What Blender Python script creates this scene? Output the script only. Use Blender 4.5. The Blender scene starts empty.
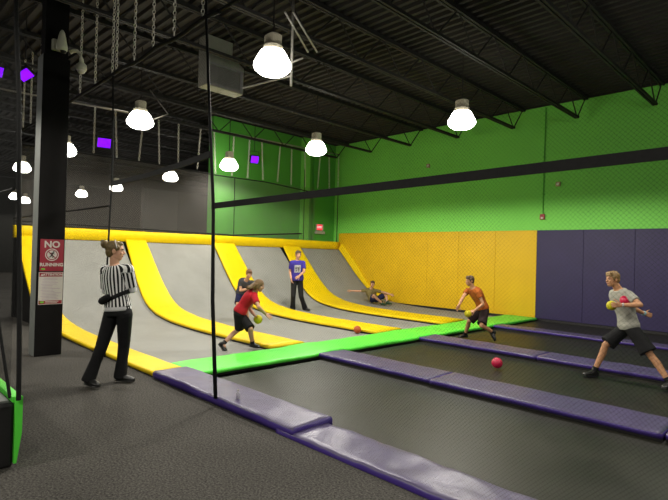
import bpy, bmesh, math, random
from mathutils import Vector, Matrix, noise
random.seed(7)
SC = bpy.context.scene
COL = SC.collection
V = Vector
# ------------------------------------------------------------------ camera
F_PX = 497.8033
YAW, PIT, ROL = math.radians(135.0378), math.radians(0.5315), math.radians(1.5394)
CAM = V((5.6269, -2.9832, 1.62))
CF = V((math.cos(YAW)*math.cos(PIT), math.sin(YAW)*math.cos(PIT), math.sin(PIT)))
_r = V((math.sin(YAW), -math.cos(YAW), 0)); _u = _r.cross(CF)
CR = _r*math.cos(ROL) + _u*math.sin(ROL)
CU = -_r*math.sin(ROL) + _u*math.cos(ROL)
cd = bpy.data.cameras.new('camera'); cam = bpy.data.objects.new('camera', cd); COL.objects.link(cam)
cd.sensor_fit = 'HORIZONTAL'; cd.sensor_width = 36; cd.lens = 36*F_PX/668
cd.clip_start = .05; cd.clip_end = 200
m = Matrix((CR, CU, -CF)).transposed().to_4x4(); m.translation = CAM; cam.matrix_world = m
SC.camera = cam
def at(u, v, d):
    return CAM + d*(CF + (u-334)/F_PX*CR - (v-250)/F_PX*CU)

# ------------------------------------------------------------------ materials
def srgb(r, g, b):
    f = lambda c: (c/255/12.92) if c/255 <= .04045 else ((c/255+.055)/1.055)**2.4
    return (f(r), f(g), f(b), 1)
def base_mat(name, rough=.6, spec=.4):
    mt = bpy.data.materials.new(name); mt.use_nodes = True
    b = mt.node_tree.nodes['Principled BSDF']
    b.inputs['Roughness'].default_value = rough
    b.inputs['Specular IOR Level'].default_value = spec
    return mt, mt.node_tree, b
def mat(name, col, rough=.6, spec=.4, var=.12, scale=6, bump=0, bscale=40, metal=0, detail=3):
    """base colour varied by noise, with an optional noise bump"""
    mt, nt, b = base_mat(name, rough, spec)
    b.inputs['Metallic'].default_value = metal
    tc = nt.nodes.new('ShaderNodeTexCoord')
    n = nt.nodes.new('ShaderNodeTexNoise'); n.inputs['Scale'].default_value = scale; n.inputs['Detail'].default_value = detail
    nt.links.new(tc.outputs['Object'], n.inputs['Vector'])
    cr = nt.nodes.new('ShaderNodeValToRGB')
    c = list(col)[:3]
    cr.color_ramp.elements[0].position = .3; cr.color_ramp.elements[1].position = .7
    cr.color_ramp.elements[0].color = [x*(1-var) for x in c]+[1]
    cr.color_ramp.elements[1].color = [min(1, x*(1+var)) for x in c]+[1]
    nt.links.new(n.outputs['Fac'], cr.inputs['Fac']); nt.links.new(cr.outputs['Color'], b.inputs['Base Color'])
    if bump:
        n2 = nt.nodes.new('ShaderNodeTexNoise'); n2.inputs['Scale'].default_value = bscale; n2.inputs['Detail'].default_value = 4
        nt.links.new(tc.outputs['Object'], n2.inputs['Vector'])
        bp = nt.nodes.new('ShaderNodeBump'); bp.inputs['Strength'].default_value = bump; bp.inputs['Distance'].default_value = .02
        nt.links.new(n2.outputs['Fac'], bp.inputs['Height']); nt.links.new(bp.outputs['Normal'], b.inputs['Normal'])
    return mt
def emis(name, col, st, base=(.8, .8, .8, 1)):
    mt, nt, b = base_mat(name)
    b.inputs['Base Color'].default_value = base
    b.inputs['Emission Color'].default_value = col
    b.inputs['Emission Strength'].default_value = st
    return mt
def carpet_mat():
    mt, nt, b = base_mat('carpet_loop_pile', .95, .1)
    tc = nt.nodes.new('ShaderNodeTexCoord')
    n = nt.nodes.new('ShaderNodeTexNoise'); n.inputs['Scale'].default_value = 60; n.inputs['Detail'].default_value = 5; n.inputs['Roughness'].default_value = .75
    n2 = nt.nodes.new('ShaderNodeTexNoise'); n2.inputs['Scale'].default_value = .8; n2.inputs['Detail'].default_value = 4
    for q in (n, n2): nt.links.new(tc.outputs['Object'], q.inputs['Vector'])
    cr = nt.nodes.new('ShaderNodeValToRGB')
    e = cr.color_ramp.elements
    e[0].position = .34; e[0].color = (.013, .0125, .0115, 1); e[1].position = .66; e[1].color = (.128, .120, .108, 1)
    mx = nt.nodes.new('ShaderNodeMixRGB'); mx.blend_type = 'MULTIPLY'; mx.inputs['Fac'].default_value = .5
    nt.links.new(n.outputs['Fac'], cr.inputs['Fac']); nt.links.new(cr.outputs['Color'], mx.inputs['Color1'])
    cr2 = nt.nodes.new('ShaderNodeValToRGB'); cr2.color_ramp.elements[0].color = (.55, .55, .55, 1); cr2.color_ramp.elements[0].position = .3; cr2.color_ramp.elements[1].position = .65
    nt.links.new(n2.outputs['Fac'], cr2.inputs['Fac']); nt.links.new(cr2.outputs['Color'], mx.inputs['Color2'])
    nt.links.new(mx.outputs['Color'], b.inputs['Base Color'])
    bp = nt.nodes.new('ShaderNodeBump'); bp.inputs['Strength'].default_value = .5; bp.inputs['Distance'].default_value = .01
    nt.links.new(n.outputs['Fac'], bp.inputs['Height']); nt.links.new(bp.outputs['Normal'], b.inputs['Normal'])
    return mt
def weave_mat(name, c0, c1, rough, spec, scale=2.2, var=1):
    """woven trampoline bed: scuffed patches over a fine weave"""
    mt, nt, b = base_mat(name, rough, spec)
    tc = nt.nodes.new('ShaderNodeTexCoord')
    n = nt.nodes.new('ShaderNodeTexNoise'); n.inputs['Scale'].default_value = scale; n.inputs['Detail'].default_value = 6; n.inputs['Roughness'].default_value = .6
    nt.links.new(tc.outputs['Object'], n.inputs['Vector'])
    cr = nt.nodes.new('ShaderNodeValToRGB')
    cr.color_ramp.elements[0].position = .3; cr.color_ramp.elements[0].color = c0
    cr.color_ramp.elements[1].position = .75; cr.color_ramp.elements[1].color = c1
    nt.links.new(n.outputs['Fac'], cr.inputs['Fac']); nt.links.new(cr.outputs['Color'], b.inputs['Base Color'])
    ck = nt.nodes.new('ShaderNodeTexChecker'); ck.inputs['Scale'].default_value = 120
    nt.links.new(tc.outputs['Object'], ck.inputs['Vector'])
    bp = nt.nodes.new('ShaderNodeBump'); bp.inputs['Strength'].default_value = .12; bp.inputs['Distance'].default_value = .002
    nt.links.new(ck.outputs['Fac'], bp.inputs['Height']); nt.links.new(bp.outputs['Normal'], b.inputs['Normal'])
    mr = nt.nodes.new('ShaderNodeMapRange'); mr.inputs['To Min'].default_value = rough-.08; mr.inputs['To Max'].default_value = rough+.1
    nt.links.new(n.outputs['Fac'], mr.inputs['Value']); nt.links.new(mr.outputs['Result'], b.inputs['Roughness'])
    return mt
def brick_mat(name, c, mort):
    mt, nt, b = base_mat(name, .9, .2)
    tc = nt.nodes.new('ShaderNodeTexCoord'); mp = nt.nodes.new('ShaderNodeMapping')
    mp.inputs['Rotation'].default_value = (math.radians(90), 0, math.radians(90))
    nt.links.new(tc.outputs['Object'], mp.inputs['Vector'])
    k = nt.nodes.new('ShaderNodeTexBrick'); k.inputs['Color1'].default_value = c; k.inputs['Color2'].default_value = [x*.8 for x in c[:3]]+[1]
    k.inputs['Mortar'].default_value = mort; k.inputs['Scale'].default_value = 1.6
    nt.links.new(mp.outputs['Vector'], k.inputs['Vector']); nt.links.new(k.outputs['Color'], b.inputs['Base Color'])
    return mt
def stripe_mat():
    mt, nt, b = base_mat('referee_stripe_knit', .8, .2)
    a = nt.nodes.new('ShaderNodeAttribute'); a.attribute_name = 'stripe'
    fr = nt.nodes.new('ShaderNodeMath'); fr.operation = 'FRACT'
    gt = nt.nodes.new('ShaderNodeMath'); gt.operation = 'GREATER_THAN'; gt.inputs[1].default_value = .48
    mx = nt.nodes.new('ShaderNodeMixRGB'); mx.inputs['Color1'].default_value = (.78, .77, .76, 1); mx.inputs['Color2'].default_value = (.008, .008, .009, 1)
    nt.links.new(a.outputs['Fac'], fr.inputs[0]); nt.links.new(fr.outputs[0], gt.inputs[0])
    nt.links.new(gt.outputs[0], mx.inputs['Fac']); nt.links.new(mx.outputs['Color'], b.inputs['Base Color'])
    return mt
M = {
 'carpet': carpet_mat(),
 'bed_black': weave_mat('black_woven_bed', (.009, .009, .006, 1), (.020, .0195, .013, 1), .45, .32),
 'bed_gray': weave_mat('grey_woven_bed', (.235, .235, .218, 1), (.295, .295, .275, 1), .62, .22, 1.2),
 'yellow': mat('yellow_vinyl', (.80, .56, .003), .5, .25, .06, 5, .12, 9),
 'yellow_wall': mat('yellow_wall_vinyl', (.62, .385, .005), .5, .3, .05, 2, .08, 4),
 'green': mat('lime_vinyl', (.10, .72, .055), .42, .45, .08, 5, .15, 8),
 'purple': mat('purple_vinyl', (.066, .051, .124), .4, .5, .12, 5, .22, 7),
 'purple_side': mat('purple_vinyl_edge', (.05, .025, .2), .4, .5, .1, 6, .15, 9),
 'purple_wall': mat('purple_wall_vinyl', (.024, .0165, .068), .5, .35, .08, 2, .08, 4),
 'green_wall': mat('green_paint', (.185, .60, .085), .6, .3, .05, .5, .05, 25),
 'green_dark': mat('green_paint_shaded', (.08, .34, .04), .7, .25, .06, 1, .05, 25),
 'wall_dark': mat('charcoal_paint', (.055, .053, .05), .8, .2, .1, 1.5, .1, 20),
 'brick': brick_mat('dark_block_wall', (.07, .068, .06, 1), (.03, .03, .028, 1)),
 'deck': mat('black_painted_deck', (.024, .021, .019), .8, .2, .2, 1.5),
 'steel': mat('black_painted_steel', (.014, .013, .012), .7, .25, .2, 3),
 'black': mat('black_vinyl', (.012, .0115, .012), .5, .4, .2, 6, .1, 15),
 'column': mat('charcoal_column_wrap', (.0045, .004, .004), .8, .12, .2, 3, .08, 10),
 'column_side': mat('lit_side_and_cover_grey', (.17, .18, .17), .6, .3, .1, 4),  # light on the column's flank put into its colour; also the box cover's grey
 'rope': mat('black_rope', (.008, .008, .008), .8, .2, .2, 40),
 'net': mat('black_net_cord', (.012, .012, .011), .8, .2, .1, 40),
 'net_black': mat('matt_black_cord', (.003, .0034, .003), .9, .05, .1, 40),
 'net_lit': mat('lit_net_cord', (.16, .15, .14), .8, .2, .1, 40),  # rear net's lit cords, the light put into a paler grey
 'chain': mat('galvanised_chain', (.62, .59, .52), .45, .5, .15, 30),
 'pipe': mat('grey_conduit', (.30, .28, .25), .5, .4, .1, 8, metal=.3),
 'duct': mat('galvanised_duct', (.24, .23, .2), .5, .4, .15, 3, metal=.2),
 'grille': mat('duct_grille', (.22, .20, .22), .5, .4, .1, 8),
 'white_plastic': mat('cream_plastic', (.55, .55, .43), .4, .5, .05, 8),
 'pale': mat('pale_plastic', (.55, .52, .60), .35, .5, .05, 8),
 'sign_red': mat('sign_red', (.20, .008, .02), .4, .4, .08, 5),
 'sign_white': mat('sign_white', (.42, .39, .36), .45, .4, .05, 10),
 'sign_ink': mat('sign_ink', (.02, .02, .02), .5, .3, .1, 10),
 'sign_text': mat('sign_small_print', (.30, .24, .30), .6, .3, .1, 10),
 'sign_green': mat('sign_logo_green', (.12, .33, .03), .5, .3, .3, 60),
 'tan': mat('tan_box', (.40, .26, .13), .5, .4, .1, 10),
 'alarm_red': mat('alarm_red', (.30, .03, .03), .4, .5, .1, 10),
 'alarm_white': mat('alarm_lens', (.6, .55, .5), .3, .5, .05, 10),
 'exit_box': mat('exit_housing', (.42, .40, .33), .5, .4, .05, 10),
 'exit_red': emis('exit_glow', (1, .03, .05, 1), 1.3, (.4, .02, .02, 1)),
 'exit_text': emis('exit_letters', (1, .35, .35, 1), 2.2),
 'lamp_glow': emis('lamp_glow', (1, .97, .88, 1), 22.0),
 'lamp_glow_pink': emis('lamp_glow_pink', (1, .90, .92, 1), 5.0),
 'lamp_body': mat('lamp_ballast', (.40, .36, .27), .5, .5, .1, 10),
 'uv': emis('uv_glow', (.17, .0, 1, 1), 2.0, (.1, 0, .4, 1)),
 'ball_red': mat('red_rubber', (.50, .008, .055), .38, .5, .06, 12),
 'ball_orange': mat('orange_foam', (.42, .085, .02), .6, .3, .1, 12),
 'ball_yellow': mat('yellow_foam', (.48, .42, .008), .55, .3, .08, 12),
 'skin': mat('skin', (.50, .27, .17), .55, .4, .06, 9),
 'skin_tan': mat('skin_tan', (.46, .23, .115), .55, .4, .06, 9),
 'eye_white': mat('eye_white', (.42, .38, .36), .25, .5, .02, 10),
 'iris': mat('iris', (.03, .022, .015), .2, .5, .1, 40),
 'lip': mat('lip', (.36, .12, .10), .5, .4, .06, 20),
 'hair_blond': mat('blond_hair', (.21, .125, .045), .55, .4, .35, 45),
 'hair_fair': mat('fair_brown_hair', (.15, .09, .04), .6, .3, .35, 45),
 'hair_brown': mat('brown_hair', (.085, .05, .026), .55, .4, .35, 45),
 'hair_dark': mat('dark_brown_hair', (.05, .022, .014), .55, .4, .35, 45),
 'hair_ginger': mat('reddish_hair', (.14, .06, .025), .55, .4, .35, 45),
 'hair_ref': mat('honey_brown_hair', (.12, .08, .028), .55, .4, .4, 45),
 'stripe': stripe_mat(),
 'white_cloth': mat('white_cotton', (.62, .61, .62), .85, .2, .04, 15, .1, 25),
 'black_cloth': mat('black_cotton', (.009, .009, .010), .8, .2, .15, 12, .15, 14),
 'black_shoe': mat('black_shoe', (.012, .012, .012), .4, .5, .2, 20),
 'shoe_white': mat('pale_rubber', (.5, .48, .42), .5, .4, .1, 20),
 'red_cloth': mat('red_jersey', (.40, .012, .022), .8, .2, .1, 10, .15, 14),
 'gray_cloth': mat('grey_jersey', (.30, .295, .25), .85, .2, .1, 10, .2, 13),
 'dgray_cloth': mat('dark_grey_jersey', (.055, .055, .062), .85, .2, .1, 10, .15, 14),
 'blue_cloth': mat('royal_blue_jersey', (.040, .028, .24), .8, .2, .1, 10, .15, 14),
 'orange_cloth': mat('rust_orange_jersey', (.33, .085, .012), .85, .2, .1, 10, .15, 14),
 'olive_cloth': mat('olive_jersey', (.17, .135, .05), .85, .2, .25, 10, .15, 14),
 'navy_cloth': mat('navy_cotton', (.014, .016, .055), .85, .2, .15, 10, .15, 14),
 'maroon_cloth': mat('dark_maroon_cotton', (.022, .012, .012), .85, .2, .15, 10, .15, 14),
 'green_shoe': mat('dark_green_shoe', (.015, .05, .018), .5, .4, .3, 25),
 'band_blue': mat('pale_blue_band', (.35, .55, .62), .5, .4, .05, 20),
 'shirt_print': mat('shirt_print_grey', (.36, .37, .40), .8, .2, .1, 20),
}

# ------------------------------------------------------------------ helpers
ORG = {}
def tag(o, label=None, cat=None, group=None, kind=None):
    if label: o['label'] = label
    if cat: o['category'] = cat
    if group: o['group'] = group
    if kind: o['kind'] = kind
    return o
def thing(name, loc, label, cat, group=None):
    o = bpy.data.objects.new(name, None); COL.objects.link(o); o.location = loc
    o.empty_display_size = .1
    ORG[o.name] = V(loc)
    return tag(o, label, cat, group)
def finish(name, bm, mt, parent=None, smooth=False, origin=None, mats=None):
    """mesh given in world coordinates -> one object (child of parent, or top-level with its own origin)"""
    org = ORG[parent.name] if parent else (V(origin) if origin is not None else V((0, 0, 0)))
    bmesh.ops.translate(bm, verts=bm.verts, vec=-org)
    me = bpy.data.meshes.new(name); bm.to_mesh(me); bm.free()
    for x in (mats or [mt]): me.materials.append(M[x] if isinstance(x, str) else x)
    if smooth:
        for p in me.polygons: p.use_smooth = True
    o = bpy.data.objects.new(name, me); COL.objects.link(o)
    if parent: o.parent = parent
    else: o.location = org
    ORG[o.name] = org
    return o
def dup(o, parent=None):
    c = o.copy(); COL.objects.link(c); c.parent = parent
    ORG[c.name] = ORG.get(o.name, V((0, 0, 0)))
    for ch in list(o.children): dup(ch, c)
    return c
def box(bm, x0, x1, y0, y1, z0, z1, mi=0):
    vs = [bm.verts.new((x, y, z)) for z in (z0, z1) for (x, y) in ((x0, y0), (x1, y0), (x1, y1), (x0, y1))]
    for f in ((3, 2, 1, 0), (4, 5, 6, 7), (0, 1, 5, 4), (1, 2, 6, 5), (2, 3, 7, 6), (3, 0, 4, 7)):
        bm.faces.new([vs[i] for i in f]).material_index = mi
def bevel(bm, w, seg=2):
    bmesh.ops.bevel(bm, geom=list(bm.edges), offset=w, segments=seg, affect='EDGES', profile=.5)
def loft(bm, rings, cap=True, closed=True, mi=0):
    vr = [[bm.verts.new(p) for p in r] for r in rings]
    n = len(vr[0])
    for a, b in zip(vr[:-1], vr[1:]):
        for i in range(n if closed else n-1):
            j = (i+1) % n
            bm.faces.new((a[i], a[j], b[j], b[i])).material_index = mi
    if cap:
        bm.faces.new(list(reversed(vr[0]))).material_index = mi; bm.faces.new(vr[-1]).material_index = mi
def ring(c, ax, ay, rx, ry, n=14, pw=1.0):
    out = []
    for i in range(n):
        t = 2*math.pi*i/n; ct, st = math.cos(t), math.sin(t)
        out.append(V(c) + ax*(math.copysign(abs(ct)**pw, ct)*rx) + ay*(math.copysign(abs(st)**pw, st)*ry))
    return out
def frame(d):
    d = V(d).normalized()
    a = d.orthogonal().normalized() if abs(d.z) > .95 else d.cross(V((0, 0, 1))).normalized()
    return a, d.cross(a).normalized()
def tube(bm, pts, r, n=8, mi=0):
    pts = [V(p) for p in pts]
    rings = []
    for i, p in enumerate(pts):
        d = pts[min(i+1, len(pts)-1)] - pts[max(i-1, 0)]
        ax, ay = frame(d)
        rr = r[i] if isinstance(r, (list, tuple)) else r
        rings.append(ring(p, ax, ay, rr, rr, n))
    loft(bm, rings, mi=mi)
def capsule(bm, p0, p1, r0, r1, round0=True, round1=True, n=14, flat=None):
    p0, p1 = V(p0), V(p1); d = (p1-p0)
    if d.length < 1e-5: d = V((0, 0, 1e-4))
    L = d.length; d.normalize()
    ax, ay = frame(d)
    if flat is not None:
        ay = (flat - d*flat.dot(d)).normalized(); ax = ay.cross(d)
    rings = []
    if round0:
        for a in (80, 55, 28): rings.append(ring(p0 - d*r0*math.sin(math.radians(a)), ax, ay, r0*math.cos(math.radians(a)), r0*math.cos(math.radians(a)), n))
    for k in range(5):
        t = k/4; r = r0+(r1-r0)*t
        rings.append(ring(p0+d*L*t, ax, ay, r, r, n))
    if round1:
        for a in (28, 55, 80): rings.append(ring(p1 + d*r1*math.sin(math.radians(a)), ax, ay, r1*math.cos(math.radians(a)), r1*math.cos(math.radians(a)), n))
    loft(bm, rings)
def ellipsoid(bm, c, a, b, d, seg=18, rings_=10):
    """c centre; a,b,d scaled axis vectors (d is the pole axis)"""
    rr = []
    for k in range(1, rings_):
        t = -math.pi/2 + math.pi*k/rings_
        rr.append([V(c) + d*math.sin(t) + (a*math.cos(2*math.pi*i/seg) + b*math.sin(2*math.pi*i/seg))*math.cos(t) for i in range(seg)])
    loft(bm, rr)
def text_bm(s, size, bold=.0):
    cu = bpy.data.curves.new('lettering', 'FONT'); cu.body = s; cu.size = size; cu.align_x = 'CENTER'; cu.align_y = 'CENTER'
    cu.extrude = .001; cu.offset = bold; cu.resolution_u = 3
    o = bpy.data.objects.new('lettering', cu); COL.objects.link(o)
    dg = bpy.context.evaluated_depsgraph_get()
    me = bpy.data.meshes.new_from_object(o.evaluated_get(dg))
    bm = bmesh.new(); bm.from_mesh(me)
    bpy.data.objects.remove(o); bpy.data.curves.remove(cu); bpy.data.meshes.remove(me)
    return bm
def place_bm(bm, org, U, W, N):
    mt = Matrix((U, W, N)).transposed().to_4x4(); mt.translation = V(org)
    bmesh.ops.transform(bm, matrix=mt, verts=bm.verts)
    return bm
ORD = ['first', 'second', 'third', 'fourth', 'fifth', 'sixth', 'seventh', 'eighth', 'ninth', 'tenth', 'eleventh', 'twelfth', 'thirteenth', 'fourteenth', 'fifteenth', 'sixteenth', 'seventeenth', 'eighteenth', 'nineteenth', 'twentieth']
X, Y, Z = V((1, 0, 0)), V((0, 1, 0)), V((0, 0, 1))
BED = -0.02           # level of the flat trampoline beds
W_Y = 10.48           # face of the right wall's pads
WALL_Y = 10.54

# ------------------------------------------------------------------ setting
def structure(name, bm, mt, mats=None):
    o = finish(name, bm, mt, mats=mats); o['kind'] = 'structure'; return o
bm = bmesh.new()
def quad(bm, a, b, c, d, mi=0): bm.faces.new([bm.verts.new(p) for p in (a, b, c, d)]).material_index = mi
quad(bm, (-30, -9, 0), (13, -9, 0), (13, -.06, 0), (-30, -.06, 0))
quad(bm, (-30, -.06, 0), (-7.9, -.06, 0), (-7.9, 16, 0), (-30, 16, 0))
quad(bm, (-7.9, -.06, -.12), (13, -.06, -.12), (13, 10.6, -.12), (-7.9, 10.6, -.12))
quad(bm, (-7.9, -.06, 0), (13, -.06, 0), (13, -.06, -.12), (-7.9, -.06, -.12))
structure('floor', bm, 'carpet')

# right wall, lower part hidden behind the pads, painted green
bm = bmesh.new(); box(bm, -8.2, 13, WALL_Y, WALL_Y+.2, -.12, 5.80); structure('wall_right', bm, 'green_wall')
# green back wall beside the ramp: recess, pilasters and a darker bay in the corner
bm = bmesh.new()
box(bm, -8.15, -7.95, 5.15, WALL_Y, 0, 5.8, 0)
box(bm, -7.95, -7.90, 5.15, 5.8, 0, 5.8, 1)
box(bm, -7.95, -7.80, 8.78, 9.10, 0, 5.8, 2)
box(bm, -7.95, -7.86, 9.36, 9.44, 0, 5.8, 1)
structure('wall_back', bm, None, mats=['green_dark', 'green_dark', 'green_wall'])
# dark hall behind the ramp
bm = bmesh.new()
box(bm, -14.2, -14, 5.7, 16, 0, 4.1); box(bm, -13.99, -13.95, 7.2, 7.26, 0, 4.1); box(bm, -13.99, -13.95, 5.7, 5.76, 0, 4.1)
structure('wall_back.001', bm, 'wall_dark')
bm = bmesh.new(); box(bm, -30.2, -30, -9, 16, 0, 5.8); structure('wall_back.002', bm, 'brick')
bm = bmesh.new(); box(bm, -30, -14.2, 16, 16.2, 0, 5.8); structure('wall_right.001', bm, 'wall_dark')
bm = bmesh.new(); box(bm, -30, 13, -9.2, -9, 0, 5.8); structure('wall_left', bm, 'wall_dark')
bm = bmesh.new(); box(bm, 13, 13.2, -9, 10.74, -.12, 5.8); structure('wall_front', bm, 'wall_dark')
# corrugated roof deck, ribs running along x
bm = bmesh.new()
prof = []; y = -9.2; per = .20
while y < 16.2:
    prof += [(y, 5.84), (y+.07, 5.84), (y+.09, 5.90), (y+.18, 5.90)]; y += per
for (ya, za), (yb, zb) in zip(prof[:-1], prof[1:]):
    quad(bm, (-30.2, ya, za), (-30.2, yb, zb), (13.2, yb, zb), (13.2, ya, za))
structure('ceiling', bm, 'deck')

# steel roof joists along y
def joist(x, label, y0=-9.0, y1=9.9):
    t = thing('roof_joist', (x, (y0+y1)/2, 5.84), label, 'roof joist', 'open web roof joists')
    zt, zb = 5.80, 5.17
    bm = bmesh.new()
    for s in (-1, 1): box(bm, x+s*.012-.0, x+s*.055, y0, 10.50, zt-.05, zt+.03) if s > 0 else box(bm, x-.055, x-.012, y0, 10.50, zt-.05, zt+.03)
    finish('top_chord', bm, 'steel', t)
    bm = bmesh.new()
    for s in (-1, 1): box(bm, min(x+s*.012, x+s*.05), max(x+s*.012, x+s*.05), y0, y1, zb-.02, zb+.035)
    finish('bottom_chord', bm, 'steel', t)
    bm = bmesh.new(); step = .62; y = y1; up = True
    tube(bm, [(x, y1, zb), (x, 10.45, zt)], .016, 6)
    while y - step > y0:
        a = (x, y, zb if up else zt); b = (x, y-step, zt if up else zb)
        tube(bm, [a, b], .015, 6); y -= step; up = not up
    finish('web', bm, 'steel', t)
xs = [2.78, 1.12, -.52, -2.22, -3.95, -5.6, -7.27]
for i, x in enumerate(xs):
    joist(x, 'black open-web roof joist, %s from the right of those ending above the green wall' % ORD[i])
for i, x in enumerate([-8.9, -10.6, -12.3, -14.0, -15.7, -17.4, -19.1]):
    joist(x, 'black roof joist over the dark hall behind the ramp, %s beyond the ramp top' % ORD[i], y1=9.9 if x > -8 else 12)

# ------------------------------------------------------------------ pads
def cross(w, t, r=None, n=9):
    if t > .2: r = .035
    """rounded pad section: (across, up), from the bottom edge around the top"""
    r = r or t*.42
    pts = [(0, 0)]
    for a in (180, 150, 120, 90): pts.append((r+r*math.cos(math.radians(a)), t-r+r*math.sin(math.radians(a))))
    for k in range(1, n): pts.append((r+(w-2*r)*k/n, t))
    for a in (90, 60, 30, 0): pts.append((w-r+r*math.cos(math.radians(a)), t-r+r*math.sin(math.radians(a))))
    pts.append((w, 0))
    return pts
def pad_bm(path, across, w, t, amp=.006, seed=0, mi_side=0, wid=None, freq=2.2):
    """path: list of (pos, up). section swept along it; soft undulation on the top"""
    bm = bmesh.new(); rings = []
    for i, (p, up) in enumerate(path):
        p = V(p); up = V(up)
        ww = wid(i) if wid else (0, w)
        r = []
        for (a, b) in cross(ww[1]-ww[0], t):
            q = p + across*(a+ww[0]) + up*b
            if b > t*.3:
                q += up*amp*(noise.noise(q*freq+V((seed, 0, 0))) + .6*noise.noise(q*freq*2.7+V((0, seed, 0))))
            elif amp: q += across*amp*.5*noise.noise(q*4+V((seed, 9, 0)))
            r.append(q)
        rings.append(r)
    loft(bm, rings, mi=0)
    if mi_side:
        for f in bm.faces:
            f.normal_update()
            if abs(f.normal.z) < .5: f.material_index = mi_side
    bmesh.ops.recalc_face_normals(bm, faces=bm.faces)
    return bm
def under(pad, path, across, wid, h=.036, inset=.012):
    """black backing below the pad, standing in for the shaded gap there"""
    bm = bmesh.new(); rings = []
    for i, (p, up) in enumerate(path):
        a, b = wid(i) if callable(wid) else wid
        rings.append([V(p)+across*(a+inset)-V(up)*h, V(p)+across*(a+inset)+V(up)*.004, V(p)+across*(b-inset)+V(up)*.004, V(p)+across*(b-inset)-V(up)*h])
    loft(bm, rings); bmesh.ops.recalc_face_normals(bm, faces=bm.faces)
    return finish('pad_shade_gap', bm, 'black', pad)
def straight(p0, p1, n=40):
    return [(V(p0).lerp(V(p1), k/n), Z) for k in range(n+1)]
def soft(o):
    for p in o.data.polygons: p.use_smooth = True
    return o

# ramp profile (x,z), straight slope at the top easing into the flat bed
PR = [(-.20, BED), (-.75, BED), (-2.5, BED), (-3.6, -.01), (-4.4, .02), (-4.9, .065), (-5.3, .125), (-5.65, .225), (-6.0, .39), (-6.3, .61), (-6.6, .87), (-6.9, 1.16), (-7.2, 1.46), (-7.56, 1.82)]
def profile(n=64):
    # Catmull-Rom resample
    P = [V((a, 0, b)) for a, b in PR]; out = []
    for i in range(len(P)-1):
        p0, p1, p2, p3 = P[max(i-1, 0)], P[i], P[i+1], P[min(i+2, len(P)-1)]
        for k in range(6):
            t = k/6
            out.append(.5*((2*p1)+(-p0+p2)*t+(2*p0-5*p1+4*p2-p3)*t*t+(-p0+3*p1-3*p2+p3)*t**3))
    out.append(P[-1]); return out
PROF = profile()
def ramp_path(y, off=0.0, xstart=-.75):
    out = []
    for i, p in enumerate(PROF):
        d = PROF[min(i+1, len(PROF)-1)] - PROF[max(i-1, 0)]
        up = V((d.z, 0, -d.x)).normalized()
        if up.z < 0: up = -up
        if p.x <= xstart: out.append((V((p.x, y, p.z))+up*off, up))
    return out
# grey beds, one per lane
lanes = [(.20, 2.32), (2.80, 5.05), (5.6, 7.6), (8.2, 10.44)]
lab = ['grey sloped trampoline bed nearest the entrance behind the striped referee', 'grey sloped trampoline bed behind the red-shirted player',
       'grey sloped trampoline bed where the blue-shirted boy stands', 'grey sloped trampoline bed beside the yellow wall with the seated boy']
for (a, b), l in zip(lanes, lab):
    bm = bmesh.new()
    vr = [[bm.verts.new((p.x, a+(b-a)*k/8, p.z + (-.012*math.sin(math.pi*k/8)))) for k in range(9)] for p in [q[0] for q in ramp_path(0, 0, -.82)]]
    for r0, r1 in zip(vr[:-1], vr[1:]):
        for k in range(8): bm.faces.new((r0[k], r0[k+1], r1[k+1], r1[k]))
    bmesh.ops.recalc_face_normals(bm, faces=bm.faces)
    o = finish('trampoline_bed', bm, 'bed_gray', smooth=True); tag(o, l, 'trampoline', 'grey ramp trampoline beds')
# yellow strips up the ramp: (name label, y0, y1 at the flat) ; slightly different width at the top
ys = [(-.10, .33, -.10, .36), (2.19, 2.93, 2.38, 2.93), (4.90, 5.73, 5.02, 5.75), (7.36, 8.38, 7.70, 8.44), (10.38, 10.475, 10.38, 10.475)]
lab = ['curved yellow pad strip along the carpet, passing behind the referee', 'curved yellow pad strip rising behind the red-shirted player, second from the carpet',
       'curved yellow pad strip left of the blue-shirted boy, middle one of five', 'curved yellow pad strip rising right of the blue-shirted boy, fourth from the carpet',
       'curved yellow pad strip against the yellow wall by the seated boy']
for k, ((a, b, a2, b2), l) in enumerate(zip(ys, lab)):
    path = ramp_path(0, .034, -5.0 if k == 4 else -.80 if k else -.37)
    n = len(path)
    def wid(i, a=a, b=b, a2=a2, b2=b2, path=path):
        t = min(1, max(0, (path[i][0].z-.0)/1.8)); return (a+(a2-a)*t, b+(b2-b)*t)
    if k == 4:   # border pad standing against the wall, running out to nothing at the foot
        bm = bmesh.new(); rg = []
        for i, (p, up) in enumerate(path):
            hh = .03+.24*min(1, max(0, (p.z-.10)/1.0)); p = V((p.x, 0, p.z))
            rg.append([p+Y*y_+up*z_ for y_, z_ in ((10.40, 0), (10.385, .012), (10.385, hh-.015), (10.40, hh), (10.478, hh), (10.478, 0))])
        loft(bm, rg); bmesh.ops.recalc_face_normals(bm, faces=bm.faces)
        tag(finish('pad_strip', bm, 'yellow'), l, 'pad', 'yellow ramp pad strips'); continue
    bm = pad_bm(path, Y, 1, .052 if k < 4 else .26, .007, k*7.3, wid=wid)
    o = soft(finish('pad_strip', bm, 'yellow')); under(o, path, Y, wid, .032); tag(o, l, 'pad', 'yellow ramp pad strips')
# black backings paint the shaded gaps under the strips; ramp side panel toward the carpet
bm = bmesh.new()
pts = [q[0] for q in ramp_path(-.07, 0, -3.2)]
for p, q in zip(pts[:-1], pts[1:]):
    quad(bm, p, q, (q.x, -.07, -.1), (p.x, -.07, -.1))
o = finish('ramp_side_panel', bm, 'black'); tag(o, 'black side panel closing the ramp toward the carpet left of the column', 'panel')
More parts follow.
